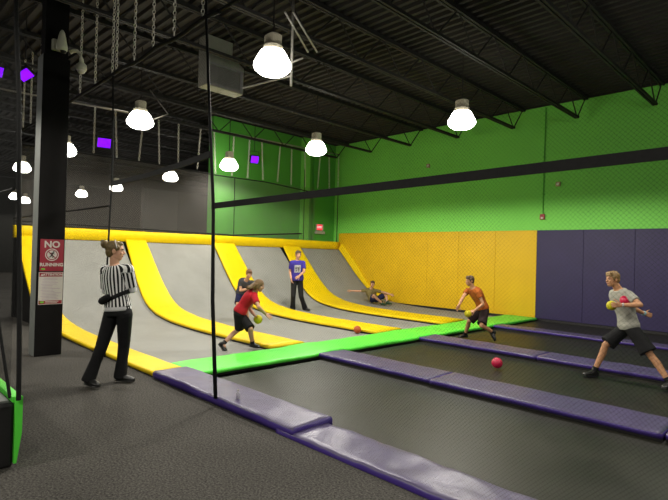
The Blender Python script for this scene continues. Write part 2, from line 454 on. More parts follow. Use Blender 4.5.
# yellow top pad along the ramp's upper edge
path = [(V((-7.75, -.12+10.58*k/50, 1.82)), Z) for k in range(51)]
bm = pad_bm(path, X, .22, .285, .008, 3.1)
o = soft(finish('top_pad', bm, 'yellow')); tag(o, 'long yellow pad along the upper edge of the ramp', 'pad')
bm = bmesh.new(); box(bm, -7.74, -7.60, -.1, 10.5, 0, 1.83)
o = finish('ramp_back_frame', bm, 'black'); tag(o, 'black frame wall carrying the upper edge of the ramp', 'frame')
# lime strip across the court
path = []
for k in range(91):
    y = .30+10.14*k/90
    bump = sum(math.exp(-((y-c)/.35)**2) for c in (2.7, 5.35, 8.17))*.03 - .012
    path.append((V((-.84-.015*math.sin(y*2.1), y, BED+.036+bump*.7)), Z))
gw = lambda i: (0, .75+.11*min(1, max(0, (path[i][0].y-1)/8)))
bm = pad_bm(path, X, .86, .055, .010, 5.5, wid=gw)
o = soft(finish('pad_strip', bm, 'green')); under(o, path, X, gw, .034, .03); tag(o, 'lime green pad strip crossing the court at the foot of the ramp', 'pad')
# black court beds
lanes = [(.22, 2.5), (2.9, 5.15), (5.55, 8.05), (8.3, 10.5)]
lab = ['black court trampoline nearest the carpet', 'black court trampoline under the red ball', 'black court trampoline where the orange-shirted boy lunges', 'black court trampoline along the purple wall']
for (a, b), l in zip(lanes, lab):
    bm = bmesh.new(); N = 40
    vr = [[bm.verts.new((.02+9.4*i/N, a+(b-a)*k/10, BED-.02*math.sin(math.pi*k/10)*min(1, 3*math.sin(math.pi*i/N)))) for k in range(11)] for i in range(N+1)]
    for r0, r1 in zip(vr[:-1], vr[1:]):
        for k in range(10): bm.faces.new((r0[k], r1[k], r1[k+1], r0[k+1]))
    bmesh.ops.recalc_face_normals(bm, faces=bm.faces)
    o = finish('trampoline_bed', bm, 'bed_black', smooth=True); tag(o, l, 'trampoline', 'black court trampoline beds')
# purple pads between the court beds, in lengths
def ppad(x0, x1, y0, y1, l, seed, z=BED, t=.085, amp=.008, tilt=0, freq=2.2):
    n = max(8, int((x1-x0)*18))
    fr = .03 if z == BED else 0; path = [(V((x0+(x1-x0)*k/n, y0, z+fr+tilt*(1-k/n))), Z) for k in range(n+1)]; t -= fr
    bm = pad_bm(path, Y, y1-y0, t, amp, seed, mi_side=1, freq=freq)
    o = soft(finish('floor_pad', bm, None, mats=['purple', 'purple_side']))
    if fr: under(o, path, Y, (0, y1-y0), .029)
    tag(o, l, 'pad', 'purple court pads')
ppad(-.34, 2.0, 2.42, 3.0, 'purple pad on the first court divider, length touching the lime strip', 1)
ppad(2.02, 4.55, 2.40, 3.02, 'purple pad on the first court divider, long middle length', 2)
ppad(4.57, 7.2, 2.42, 3.03, 'wrinkled purple pad on the first court divider at the right picture edge', 3, amp=.016, freq=4)
ppad(-.34, 2.25, 5.06, 5.64, 'purple pad on the second court divider behind the red ball', 4)
ppad(2.27, 4.75, 5.06, 5.64, 'purple pad on the second court divider under the grey-shirted boy', 5)
ppad(4.77, 7.2, 5.06, 5.64, 'purple pad on the second court divider beyond the right picture edge', 6)
ppad(-.34, 2.55, 7.98, 8.40, 'purple pad on the farthest court divider, length touching the lime strip', 7)
ppad(2.57, 5.2, 7.98, 8.40, 'purple pad on the farthest court divider behind the grey-shirted boy', 8)
ppad(-.40, 2.32, -.13, .36, 'purple edge pad on the carpet side by the net pole, overlapping its neighbour', 9, z=.012, t=.085, amp=.012)
ppad(2.10, 8.0, -.14, .32, 'long wrinkled purple edge pad along the carpet in the foreground', 10, z=-.03, t=.085, amp=.013, freq=3.2)

# wall pads on the right wall
xe = [-7.62, -5.98, -4.79, -3.6, -2.47, -1.26, -.06]
lab = ['yellow wall pad in the corner by the ramp', 'yellow wall pad behind the seated boy, second from the corner', 'yellow wall pad third from the corner', 'yellow wall pad fourth from the corner',
       'yellow wall pad behind the orange-shirted boy', 'yellow wall pad bordering the purple ones']
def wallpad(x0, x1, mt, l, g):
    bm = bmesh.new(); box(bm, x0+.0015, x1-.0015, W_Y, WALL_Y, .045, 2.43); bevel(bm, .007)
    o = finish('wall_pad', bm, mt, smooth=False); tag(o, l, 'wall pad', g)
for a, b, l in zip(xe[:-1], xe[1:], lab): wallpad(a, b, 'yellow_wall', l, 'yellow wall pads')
xp = [-.06, 1.14, 2.30, 3.48, 4.68]
for a, b, l in zip(xp[:-1], xp[1:], ['purple wall pad bordering the yellow ones', 'purple wall pad second from the yellow ones', 'purple wall pad behind the grey-shirted boy\'s head', 'purple wall pad at the right picture edge']):
    wallpad(a, b, 'purple_wall', l, 'purple wall pads')

bm = bmesh.new(); box(bm, -7.6, 13, W_Y+.01, WALL_Y+.01, -.12, .04); structure('trim_shade_gap', bm, 'black')  # black strip standing in for the shaded gap below the wall pads
# wall fittings
t = thing('fire_alarm', (.07, WALL_Y, 2.79), 'red fire alarm strobe on the green wall below a black conduit', 'fire alarm')
bm = bmesh.new(); box(bm, .0, .13, WALL_Y-.06, WALL_Y, 2.72, 2.87); bevel(bm, .012); finish('housing', bm, 'alarm_red', t)
bm = bmesh.new(); ellipsoid(bm, (.065, WALL_Y-.06, 2.76), X*.035, Z*.03, Y*.025); finish('strobe_lens', bm, 'alarm_white', t, True)
bm = bmesh.new(); tube(bm, [(.07, WALL_Y-.02, 2.87), (.075, WALL_Y-.02, 4.0), (.09, WALL_Y-.02, 5.75)], .014, 8)
for z in (3.4, 4.4, 5.2): box(bm, .04, .12, WALL_Y-.012, WALL_Y, z, z+.025)
tag(finish('conduit', bm, 'green_dark', smooth=False), 'thin dark conduit running down the green wall to the fire alarm', 'conduit')
for (x, z, l) in ((-3.67, 4.58, 'small tan speaker box high on the green wall near the hanging lamp'), (.46, 3.65, 'small tan speaker box on the green wall right of the conduit')):
    t = thing('wall_speaker', (x, WALL_Y, z), l, 'wall box', 'tan wall boxes')
    bm = bmesh.new(); box(bm, x-.06, x+.06, WALL_Y-.05, WALL_Y, z-.06, z+.06); bevel(bm, .01); finish('housing', bm, 'tan', t)
    bm = bmesh.new(); tube(bm, [(x, WALL_Y-.05, z), (x, WALL_Y-.058, z)], .035, 12); finish('face', bm, 'alarm_white', t)
# exit sign on the green back wall
ex = -7.93
t = thing('exit_sign', (ex, 9.72, 2.55), 'red lit exit sign on the dark green back wall', 'exit sign')
bm = bmesh.new(); box(bm, ex, ex+.07, 9.55, 9.90, 2.50, 2.74); bevel(bm, .012); box(bm, ex, ex+.1, 9.52, 9.95, 2.38, 2.48); finish('housing', bm, 'exit_box', t)
bm = bmesh.new(); box(bm, ex+.07, ex+.075, 9.57, 9.82, 2.52, 2.72); finish('lit_panel', bm, 'exit_red', t)
b2 = place_bm(text_bm('EXIT', .11, .002), (ex+.078, 9.695, 2.62), Y, Z, X); finish('lettering', b2, 'exit_text', t)

# ------------------------------------------------------------------ column with signs and cameras
cx0, cx1, cy0, cy1 = -2.90, -2.62, -.905, -.53
t = thing('support_column', (-2.76, -.72, 0), 'square black padded column standing on the carpet with red sign', 'column')
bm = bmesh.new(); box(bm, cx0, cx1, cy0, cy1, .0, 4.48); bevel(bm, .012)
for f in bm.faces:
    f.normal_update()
    if f.normal.y < -.7: f.material_index = 1  # lit flank painted paler than the front
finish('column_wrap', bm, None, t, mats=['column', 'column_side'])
bm = bmesh.new(); box(bm, cx0+.03, cx1-.03, cy0+.03, cy1-.03, 4.48, 5.86); finish('steel_post', bm, 'column', t)
sx = cx1+.004
def sign_box(y0, y1, z0, z1, mt, t, name, d=.006):
    bm = bmesh.new(); box(bm, sx, sx+d, y0, y1, z0, z1); return finish(name, bm, mt, t)
y0, y1 = -.865, -.548; yc = (y0+y1)/2
t = thing('warning_sign', (sx, yc, 1.26), 'red no running sign with running figure, upper sign on the column', 'sign')
sign_box(y0, y1, 1.26, 1.735, 'sign_red', t, 'plate')
sgn = sx+.007
b2 = place_bm(text_bm('NO', .135, .004), (sgn, yc, 1.655), Y, Z, X); finish('lettering', b2, 'sign_white', t)
b2 = place_bm(text_bm('RUNNING', .068, .0025), (sgn, yc, 1.355), Y, Z, X); finish('lettering', b2, 'sign_white', t)
bm = bmesh.new(); tube(bm, [(sgn, yc, 1.505), (sgn+.001, yc, 1.505)], .092, 28); finish('symbol_disc', bm, 'sign_white', t)
bm = bmesh.new()
for k in range(28):
    a, b = 2*math.pi*k/28, 2*math.pi*(k+1)/28
    P = lambda an, r: (sgn+.002, yc+r*math.cos(an), 1.505+r*math.sin(an))
    quad(bm, P(a, .066), P(a, .079), P(b, .079), P(b, .066))
tube(bm, [(sgn+.002, yc-.05, 1.555), (sgn+.002, yc+.05, 1.455)], .007, 6); finish('ban_ring', bm, 'sign_red', t)
bm = bmesh.new()   # little running figure
q = lambda a, b: (sgn+.003, yc+a, 1.505+b)
tube(bm, [q(.022, .045), q(.0225, .0455)], .013, 10)
ellipsoid(bm, q(.022, .042), Y*.013, X*.002, Z*.013)
for a, b, r in (((.012, .028), (-.006, -.006), .011), ((.012, .024), (.034, .008), .006), ((.008, .026), (-.022, .022), .006), ((-.022, .022), (-.03, .006), .005),
                ((-.006, -.006), (.018, -.02), .008), ((.018, -.02), (.010, -.045), .007), ((-.006, -.006), (-.018, -.03), .008), ((-.018, -.03), (-.042, -.036), .007)):
    tube(bm, [q(*a), q(*b)], r, 6)
finish('running_figure', bm, 'sign_ink', t)
bm = bmesh.new(); ellipsoid(bm, (sgn, y0+.045, 1.29), Y*.028, X*.002, Z*.014); finish('logo', bm, 'sign_green', t)
y0b, y1b = -.872, -.545; ycb = (y0b+y1b)/2
t = thing('notice_sign', (sx, ycb, .75), 'white attention rules notice with red bands, below the no running sign', 'sign')
sign_box(y0b, y1b, .765, 1.245, 'sign_white', t, 'plate')
bm = bmesh.new(); box(bm, sgn, sgn+.001, y0b+.008, y1b-.008, 1.178, 1.238); finish('header_band', bm, 'sign_red', t)
bm = bmesh.new(); box(bm, sgn, sgn+.001, y0b+.008, y1b-.008, .773, .823); finish('footer_band', bm, 'sign_red', t)
b2 = place_bm(text_bm('ATTENTION', .047, .0015), (sgn+.002, ycb+.022, 1.208), Y, Z, X); finish('lettering', b2, 'sign_white', t)
bm = bmesh.new(); bm.faces.new([bm.verts.new((sgn+.0025, ycb+a, 1.19+b)) for a, b in ((-.142, 0), (-.102, 0), (-.122, .036))]); finish('warning_triangle', bm, 'sign_white', t)
bm = bmesh.new(); rr = random.Random(3)
for k in range(15):
    z = 1.158-.0222*k; a = y0b+.03+(.02 if k % 4 else 0); L = rr.uniform(.13, .26)
    if k == 0: a, L = ycb-.09, .18
    box(bm, sgn, sgn+.001, a, min(a+L, y1b-.02), z-.006, z)
finish('small_print', bm, 'sign_text', t)
bm = bmesh.new(); box(bm, sgn+.0015, sgn+.002, ycb-.07, ycb+.11, .803, .813); box(bm, sgn+.0015, sgn+.002, ycb-.07, ycb+.09, .783, .792); finish('footer_print', bm, 'sign_white', t)
bm = bmesh.new(); ellipsoid(bm, (sgn+.002, y0b+.05, .80), Y*.032, X*.002, Z*.016); finish('logo', bm, 'sign_green', t)
# cameras
t = thing('security_camera', (cx1, -.70, 4.62), 'cream boxy security camera on the front of the column', 'camera')
bm = bmesh.new(); box(bm, cx1-.03, cx1+.05, -.80, -.62, 4.56, 4.72); bevel(bm, .015); finish('wall_bracket', bm, 'white_plastic', t)
bm = bmesh.new()
loft(bm, [ring((cx1+.11, -.69, 4.55+z), X, Y, r*.8, r, 14) for z, r in ((0, .075), (.05, .08), (.12, .065), (.2, .05), (.27, .032), (.30, .012))]); finish('camera_shell', bm, 'white_plastic', t, True)
bm = bmesh.new(); ellipsoid(bm, (cx1+.10, -.665, 4.545), X*.045, Y*.045, Z*.035); finish('lens', bm, 'black', t, True)
t = thing('dome_camera', (cx1, -.50, 4.5), 'cream dome security camera on a curved arm right of the column', 'camera')
bm = bmesh.new(); tube(bm, [(cx1-.03, -.535, 4.60), (cx1+.0, -.50, 4.63), (cx1+.02, -.45, 4.635), (cx1+.03, -.405, 4.60), (cx1+.03, -.39, 4.53), (cx1+.03, -.385, 4.47)], [.03, .026, .026, .028, .03, .034], 12); finish('arm', bm, 'white_plastic', t, True)
bm = bmesh.new(); loft(bm, [ring((cx1+.03, -.385, z), X, Y, r, r, 16) for z, r in ((4.47, .04), (4.44, .07), (4.38, .078), (4.355, .07))]); finish('camera_shell', bm, 'white_plastic', t, True)
bm = bmesh.new(); ellipsoid(bm, (cx1+.03, -.385, 4.355), X*.06, Y*.06, Z*.055); finish('dome', bm, 'alarm_white', t, True)

# ------------------------------------------------------------------ lamps
def lamp_proto(loc, label, glow='lamp_glow'):
    x, y, z = loc
    t = thing('high_bay_lamp', loc, label, 'lamp', 'hanging high bay lamps')
    bm = bmesh.new()
    loft(bm, [ring((x, y, z+a), X, Y, r, r, 24) for a, r in ((-.175, .15), (-.17, .175), (-.115, .245), (-.07, .265), (-.035, .262), (.08, .205), (.14, .165), (.15, .09))])
    finish('refractor', bm, glow, t, True)
    bm = bmesh.new()
    loft(bm, [ring((x, y, z+a), X, Y, r, r, 16) for a, r in ((.145, .10), (.15, .14), (.21, .14), (.22, .10))])
    loft(bm, [ring((x, y, z+a), X, Y, r, r*.8, 16, .6) for a, r in ((.215, .11), (.22, .12), (.36, .12), (.375, .10))]); finish('ballast', bm, 'lamp_body', t)
    bm = bmesh.new(); tube(bm, [(x, y, z+.36), (x, y, z+.46), (x+.02, y, z+.50), (x, y, z+.54), (x, y, 5.80)], .011, 6); finish('hanger', bm, 'steel', t)
    return t
front_row = [(.02, 'large lamp nearest the camera at the top, beside the duct'), (-4.5, 'lamp hanging high left of the duct above the referee'), (-9.2, 'lamp half hidden by the right edge of the column'), (-13.75, 'lamp low between the left net and the column')]
rear_row = [(.53, 'lamp hanging in front of the green wall at right'), (-3.6, 'lamp hanging near the corner of the two green walls'), (-7.42, 'lamp hanging above the green back wall beside the purple light'),
            (-11.35, 'small far lamp in the dark hall right of the sloping net band'), (-16.3, 'small far lamp in the dark hall seen at the net pole'), (-20.6, 'tiny far lamp in the dark hall right of the column')]
def light(loc, e, col=(1, .95, .84)):
    ld = bpy.data.lights.new('lamp_light', 'SPOT'); ld.energy = e; ld.color = col; ld.spot_size = math.radians(168); ld.spot_blend = .12; ld.shadow_soft_size = .2
    o = bpy.data.objects.new('lamp_light', ld); COL.objects.link(o); o.location = (loc[0], loc[1], loc[2]-.40)
    return o
E_L = 420
p0 = lamp_proto((.05, 1.27, 4.3), front_row[0][1])
for x, l in front_row[1:]:
    c = dup(p0); c.location = (x, 1.38, 4.3); c['label'] = l
for x, l in rear_row:
    c = dup(p0); c.location = (x, 5.5, 4.3) if abs(x+7.42) > .1 else (-6.95, 5.12, 4.19); c['label'] = l
for i, (x, y, l) in enumerate([(-25.4, 3.7, 'tiny lamp left of the column, upper of the two far ones'), (-27.4, 4.66, 'tiny lamp left of the column, lower of the two far ones')]):
    c = dup(p0); c.location = (x, y, 4.3); c['label'] = l
for i, (x, y, l) in enumerate([(4.6, 1.3, 'added unseen lamp over the court, beyond the top of the frame'), (4.6, 5.5, 'added unseen lamp over the court, beyond the right of the frame'), (.8, -5.2, 'added unseen lamp over the carpet, left of the frame'), (5.2, -5.0, 'added unseen lamp over the carpet above the camera'), (-4.5, -3.2, 'added unseen lamp over the carpet, far left of the frame'), (9.0, 3.5, 'added unseen lamp over the court, far right of the frame')]):
    c = dup(p0); c.location = (x, y, 4.3); c['label'] = l  # unseen lamps added to light the hall
for o in [o for o in COL.objects if o.name.startswith('high_bay_lamp')]:
    x = o.location.x
    light(o.location, E_L * (.35 if x > 6 else .5 if x > 4.5 and o.location.y > 0 else 1.0 if x > -5 else .3 if x > -8 else .35))
# purple floodlights
def uvlight(loc, aim, label, w=.30, h=.22, U=None):
    t = thing('purple_floodlight', loc, label, 'floodlight', 'purple floodlights')
    N = V(aim).normalized(); U = U or -N.cross(Z).normalized(); Wd = N.cross(U)
    bm = bmesh.new(); box(bm, -w/2-.02, w/2+.02, -h/2-.02, h/2+.02, -.11, -.004); bevel(bm, .012); place_bm(bm, loc, U, Wd, N); finish('housing', bm, 'black', t)
    bm = bmesh.new(); box(bm, -w/2, w/2, -h/2, h/2, -.004, .004); place_bm(bm, loc, U, Wd, N); finish('glass', bm, 'uv', t)
    bm = bmesh.new(); tube(bm, [V(loc)-N*.06+U*(w/2+.03), V(loc)-N*.06+U*(w/2+.03)+Z*.25, V(loc)-N*.06-U*(w/2+.03)+Z*.25, V(loc)-N*.06-U*(w/2+.03)], .01, 6)
    tube(bm, [V(loc)-N*.06+Z*.25, V((loc[0], loc[1], 5.8))-V((N.x, N.y, 0))*.06], .01, 6); finish('yoke', bm, 'steel', t)
uvlight((-8.96, 2.29, 4.6), (1, -.25, -.6), 'purple floodlight in the dark hall right of the hanging lamp above the referee', .33, .26)
uvlight((-7.6, 6.5, 4.62), (1, -.3, -.5), 'small purple floodlight above the green back wall', .24, .22)
_U = (CR*.87+CU*.49).normalized(); _N = (-CF*.55+(CR*.49-CU*.87)*.83).normalized()
uvlight((-4.34, -.74, 4.6), _N, 'purple floodlight seen at a slant left of the column', .21, .17, _U)
uvlight((-4.51, -1.10, 4.6), (1, .3, -.4), 'purple floodlight cut by the left picture edge', .14, .16)

# duct with grille
t = thing('air_duct', (-3.25, 2.3, 4.85), 'grey sheet metal air duct with louvred grille beside the nearest lamp', 'duct')
bm = bmesh.new(); box(bm, -3.3, -3.0, 2.0, 2.86, 4.86, 5.40)
box(bm, -3.3, -3.0, 2.0, 2.58, 5.40, 5.84)
bm.faces.new([bm.verts.new(p) for p in ((-3.0, 2.58, 5.40), (-3.0, 2.86, 5.40), (-3.0, 2.58, 5.56))]); finish('duct_body', bm, 'duct', t)
bm = bmesh.new()
for a, b, c, d in ((2.01, 2.84, 4.87, 4.92), (2.01, 2.84, 5.28, 5.32), (2.01, 2.06, 4.92, 5.28), (2.77, 2.84, 4.92, 5.28)): box(bm, -3.0, -2.98, a, b, c, d)
finish('grille_frame', bm, 'grille', t)
bm = bmesh.new()
for k in range(11):
    z = 4.935+.031*k; quad(bm, (-3.0, 2.06, z+.02), (-3.0, 2.77, z+.02), (-2.985, 2.77, z), (-2.985, 2.06, z))
finish('louvre_slats', bm, 'grille', t)
# pipes
bm = bmesh.new(); tube(bm, [(-7.6, -1.0, 5.12), (-7.6, 3, 5.25), (-7.6, 8.7, 5.36), (-7.6, 10.4, 5.40)], .022, 8)
tag(finish('support_pipe', bm, 'pipe', smooth=True), 'thin grey pipe under the roof above the ramp, carrying the rear chains', 'pipe')
bm = bmesh.new(); q_ = at(291, 86, 7.7); tube(bm, [(q_.x, q_.y, 5.86), q_], .02, 8); tube(bm, [at(290.5, 76, 7.7), at(243, 88, 8.9)], .016, 8); tube(bm, [at(291, 63, 7.7), at(303, 58, 7.7)], .016, 8)
tag(finish('conduit', bm, 'pipe', smooth=True), 'pale grey conduit drop beside the nearest lamp', 'conduit')
for k, (a, b) in enumerate((((285, 12), (308, 52)), ((293, 12), (317, 52)))):
    bm = bmesh.new(); tube(bm, [at(*a, 7.4), at(*b, 8.2)], .016, 6)  # pale grey paints lamplight on the joist's web rods
    tag(finish('lit_web_rod', bm, 'pipe', smooth=True), 'lit diagonal joist rod painted pale right of the nearest lamp, %s of the pair' % ('left', 'right')[k], 'brace', 'joist rods painted as lit')
bm = bmesh.new(); tube(bm, [at(79, 104, 10.3), at(119, 110, 10.6), at(128, 112, 10.7)], .012, 6); tube(bm, [at(152, 120, 10.8), at(168, 114, 10.8), at(150, 90, 11.0)], .014, 6)
tag(finish('conduit', bm, 'pipe', smooth=True), 'thin pale conduit beside the lamp hanging above the referee', 'conduit')

# ------------------------------------------------------------------ chains
def chain_bm(p0, p1, pitch=.05, r=.006, w=.017):
    bm = bmesh.new(); p0, p1 = V(p0), V(p1); d = p1-p0; n = max(2, int(d.length/pitch)); d.normalize()
    ax, ay = frame(d)
    for k in range(n):
        c = p0 + d*((k+.5)*pitch); s = ax if k % 2 else ay; o = ay if k % 2 else ax
        L = pitch*.62
        loop = [c+d*(L*math.cos(a))+s*(w*math.sin(a)) for a in [2*math.pi*i/8 for i in range(8)]]
        rings = []
        for i in range(8):
            tg = (loop[(i+1) % 8]-loop[i-1]).normalized(); nn = tg.cross(o).normalized()
            rings.append([bm.verts.new(loop[i]+nn*r*math.cos(b)+o*r*math.sin(b)) for b in (0, 2.094, 4.189)])
        for i in range(8):
            A, B = rings[i], rings[(i+1) % 8]
            for j in range(3): bm.faces.new((A[j], A[(j+1) % 3], B[(j+1) % 3], B[j]))
    return bm
NY = -.15
front_x = [.61, -.06, -.63, -1.21, -1.83, -1.98, -2.67, -3.37, -5.0, -5.75, -6.4, -7.0]
for i, x in enumerate(front_x):
    bm = chain_bm((x+.02*math.sin(i*3), NY, 5.78), (x, NY, 4.215))
    o = finish('hanging_chain', bm, 'chain', origin=(x, NY, 5.78)); tag(o, 'steel chain holding the front net, %s from the front net pole toward the left' % ORD[i], 'chain', 'chains above the front net')
rear_y = [1.55, 2.13, 2.71, 3.29, 3.85, 4.45, 5.07, 5.65, 6.24, 6.85, 7.45, 8.05, 8.7, 9.3, 9.9, 10.35]
for i, y in enumerate(rear_y):
    dy = .1*math.sin(i*2.3)
    bm = chain_bm((-7.6, y-dy, 5.20+.02*y), (-7.6, y, 3.98), .06, .008, .021)
    o = finish('hanging_chain', bm, 'chain', origin=(-7.6, y, 5.2)); tag(o, 'steel chain holding the net above the ramp, %s counted from the left' % ORD[i], 'chain', 'chains above the rear net')

# ------------------------------------------------------------------ nets
def net_bm(O, U, Wd, w, h, pitch, th, hole=None):
    """diamond netting in the rectangle O + U*[0,w] + Wd*[0,h]; flat cords, cut into short lengths"""
    bm = bmesh.new(); N = U.cross(Wd).normalized()
    def seg(a0, b0, a1, b1):
        L = math.hypot(a1-a0, b1-b0); n = max(1, int(L/.7)); dx, dy = (a1-a0)/L, (b1-b0)/L; px, py = -dy*th/2, dx*th/2
        for k in range(n):
            s, e = k/n, (k+1)/n
            A = (a0+(a1-a0)*s, b0+(b1-b0)*s); B = (a0+(a1-a0)*e, b0+(b1-b0)*e)
            mx_, my_ = (A[0]+B[0])/2, (A[1]+B[1])/2
            if hole and hole(mx_, my_): continue
            bm.faces.new([bm.verts.new(O+U*a+Wd*b) for a, b in ((A[0]+px, A[1]+py), (B[0]+px, B[1]+py), (B[0]-px, B[1]-py), (A[0]-px, A[1]-py))])
    c = -h
    while c < w:      # rising cords: a-b = c
        a0, a1 = max(0, c), min(w, c+h)
        if a1-a0 > .01: seg(a0, a0-c, a1, a1-c)
        c += pitch
    c = 0
    while c < w+h:    # falling cords: a+b = c
        a0, a1 = max(0, c-h), min(w, c)
        if a1-a0 > .01: seg(a0, c-a0, a1, c-a1)
        c += pitch
    return bm
# front net along the court edge: bay right of the pole, header over the doorway, bay behind the column
t = thing('safety_net', (4.5, NY, 0), 'fine black safety net with broad black band in front of the court', 'net')
finish('netting', net_bm(V((.96, NY, .09)), X, Z, 7.0, 4.11, .026, .0007), 'net', t)
bm = bmesh.new(); pts = [(.92+7.1*k/24, NY, 2.105+.085*(k/24)) for k in range(25)]
loft(bm, [[V(p)+V((0, a, b)) for a, b in ((-.006, -.031), (.006, -.031), (.006, .031), (-.006, .031))] for p in pts]); finish('webbing_band', bm, 'rope', t)
bm = bmesh.new(); tube(bm, [(.92, NY, 4.2), (4.5, NY, 4.18), (8.0, NY, 4.2)], .02, 6); finish('top_rope', bm, 'rope', t)
bm = bmesh.new(); tube(bm, [(1.07, NY+.02, .08), (.99, NY, 1.1), (.95, NY, 2.1), (.86, NY, 2.8), (.76, NY, 3.6), (.68, NY, 4.3), (.66, NY, 5.8)], [.022, .021, .019, .017, .016, .016, .016], 10)
tag(finish('net_pole', bm, 'rope', smooth=True, origin=(1.07, NY, 0.08)), 'slim black net pole standing at the edge of the purple pad', 'pole')
bm = bmesh.new(); tube(bm, [(-1.92, NY, .02), (-1.94, NY, 1.4), (-1.88, NY, 2.4), (-1.86, NY, 3.0), (-1.94, NY, 4.2)], .014, 8)
tag(finish('net_rope', bm, 'rope', smooth=True, origin=(-1.92, NY, 0)), 'black vertical net rope passing behind the referee', 'rope')
t = thing('safety_net', (-.5, NY, 0), 'black safety net hanging over the open doorway above the referee', 'net')
finish('netting', net_bm(V((-1.9, NY, 2.6)), X, Z, 2.6, 1.6, .04, .0018), 'net', t)
bm = bmesh.new(); pts = [(-1.86+2.72*k/16, NY, 2.57+.1*(k/16)-.03*math.sin(math.pi*k/16)) for k in range(17)]
loft(bm, [[V(p)+V((0, a, b)) for a, b in ((-.012, -.035), (.012, -.035), (.012, .035), (-.012, .035))] for p in pts]); finish('webbing_band', bm, 'rope', t)
bm = bmesh.new(); pts = [(-1.95+2.9*k/16, NY, 4.2+.02*math.sin(k)) for k in range(17)]; tube(bm, pts, .026, 8); finish('top_rope', bm, 'rope', t)
t = thing('safety_net', (-4.5, NY, 0), 'black safety net on the left side of the ramp behind the column', 'net')
finish('netting', net_bm(V((-7.6, NY, .1)), X, Z, 5.66, 4.1, .036, .0022), 'net', t)
bm = bmesh.new(); tube(bm, [(-7.6, NY, 4.2), (-5, NY, 4.17), (-1.95, NY, 4.2)], .026, 8); finish('top_rope', bm, 'rope', t)
bm = bmesh.new(); tube(bm, [(-7.6, NY, 2.25), (-1.95, NY, 2.25)], .014, 6); finish('hem_rope', bm, 'rope', t)
# net above the ramp's top edge
t = thing('safety_net', (-7.6, 5, 2.1), 'grey looking safety net hung from chains above the ramp top', 'net')
finish('netting', net_bm(V((-7.6, -.1, 2.12)), Y, Z, 9.3, 1.85, .045, .0045), 'net_lit', t)
bm = bmesh.new(); tube(bm, [(-7.6, -.1, 3.96), (-7.6, 3, 3.99), (-7.6, 5.1, 3.93), (-7.6, 7, 3.95), (-7.6, 8.84, 3.85), (-7.6, 10.4, 3.9)], .017, 8); finish('top_rope', bm, 'rope', t)
bm = bmesh.new(); tube(bm, [(-7.62, -.1, 2.2), (-7.62, 3, 2.17), (-7.62, 5.76, 2.14), (-7.62, 8.6, 2.33)], .026, 8); finish('hem_rope', bm, 'rope', t)
bm = bmesh.new(); tube(bm, [(-7.6, 5.78, 2.1), (-7.6, 5.76, 3.94)], .012, 6); finish('side_rope', bm, 'rope', t)
bm = bmesh.new(); tube(bm, [(-7.6, 8.68, 2.1), (-7.6, 8.66, 4.6)], .012, 6); finish('side_rope', bm, 'rope', t)
bm = bmesh.new(); tube(bm, [(-7.6, 10.35, 2.1), (-7.6, 10.36, 3.9)], .014, 6); finish('side_rope', bm, 'rope', t)
# near-left net above the padded box
t = thing('safety_net', (1.3, -2.04, .48), 'dark black net at the left picture edge rising from the padded box', 'net')
finish('netting', net_bm(V((-3.2, -2.06, .48)), X, Z, 4.6, 5.2, .019, .0022), 'net_black', t)
bm = bmesh.new(); tube(bm, [(1.46, -2.02, .5), (1.44, -2.02, .8), (1.39, -2.02, 1.3), (1.28, -2.02, 2.0), (1.18, -2.02, 2.8), (1.02, -2.02, 3.4), (.9, -2.02, 4.4), (.88, -2.02, 5.7)], .017, 8); finish('edge_rope', bm, 'rope', t)
bm = bmesh.new(); tube(bm, [(-3.2, -2.06, 2.1), (-1, -2.05, 2.06), (1.26, -2.05, 2.05)], .012, 6); finish('cross_rope', bm, 'rope', t)
bm = bmesh.new(); tube(bm, [(.0, -2.05, 2.2), (.5, -2.06, 1.6), (1.0, -2.05, .9), (1.35, -2.05, .5)], .012, 6); finish('cross_rope', bm, 'rope', t)
t = thing('padded_box', (1.2, -2.3, 0), 'black padded box edge with lime green corner trim at the left picture edge', 'padded box')
bm = bmesh.new(); box(bm, -2.8, 1.40, -2.8, -2.03, 0, .47); bevel(bm, .02); finish('padding', bm, 'black', t)
bm = bmesh.new(); box(bm, -2.8, 1.36, -2.75, -2.06, .47, .485); finish('top_cover', bm, 'column_side', t)
bm = bmesh.new()
loft(bm, [[V((x, y, z)) for y, z in ((-2.045, .475), (-1.985, .46), (-1.975, .50), (-2.045, .515))] for x in (-2.8, 1.30, 1.40)])
loft(bm, [[V((x, y, z)) for x, y in ((1.36, -1.99-.02*(z < .1)), (1.36, -2.03), (1.42, -2.03), (1.42, -1.982-.03*(z < .1)))] for z in (.03, .25, .49, .515)])
bmesh.ops.recalc_face_normals(bm, faces=bm.faces)
finish('corner_trim', bm, 'green', t)

# small bottle on the edge pad
t = thing('water_bottle', (1.29, .0, .095), 'small pale plastic bottle standing on the purple edge pad', 'bottle')
bm = bmesh.new(); loft(bm, [ring((1.29, .0, .097+z), X, Y, r, r, 14) for z, r in ((0, .018), (.004, .022), (.06, .022), (.075, .012), (.085, .010))]); finish('bottle_body', bm, 'pale', t, True)
bm = bmesh.new(); tube(bm, [(1.29, .0, .182), (1.29, .0, .197)], .011, 10); finish('cap', bm, 'sign_white', t)

# balls
def ball(c, r, mt, label, valve=True):
    t = thing('dodgeball', c, label, 'ball', 'dodgeballs')
    bm = bmesh.new(); bmesh.ops.create_uvsphere(bm, u_segments=28, v_segments=16, radius=r); bmesh.ops.translate(bm, verts=bm.verts, vec=V(c)); finish('ball_skin', bm, mt, t, True)
    return t
ball((2.09, 4.07, BED+.08), .08, 'ball_red', 'red ball lying on the black court trampoline')
ball((-1.40, 4.79, BED+.08), .08, 'ball_orange', 'orange ball lying by the yellow strip near the lime pad')
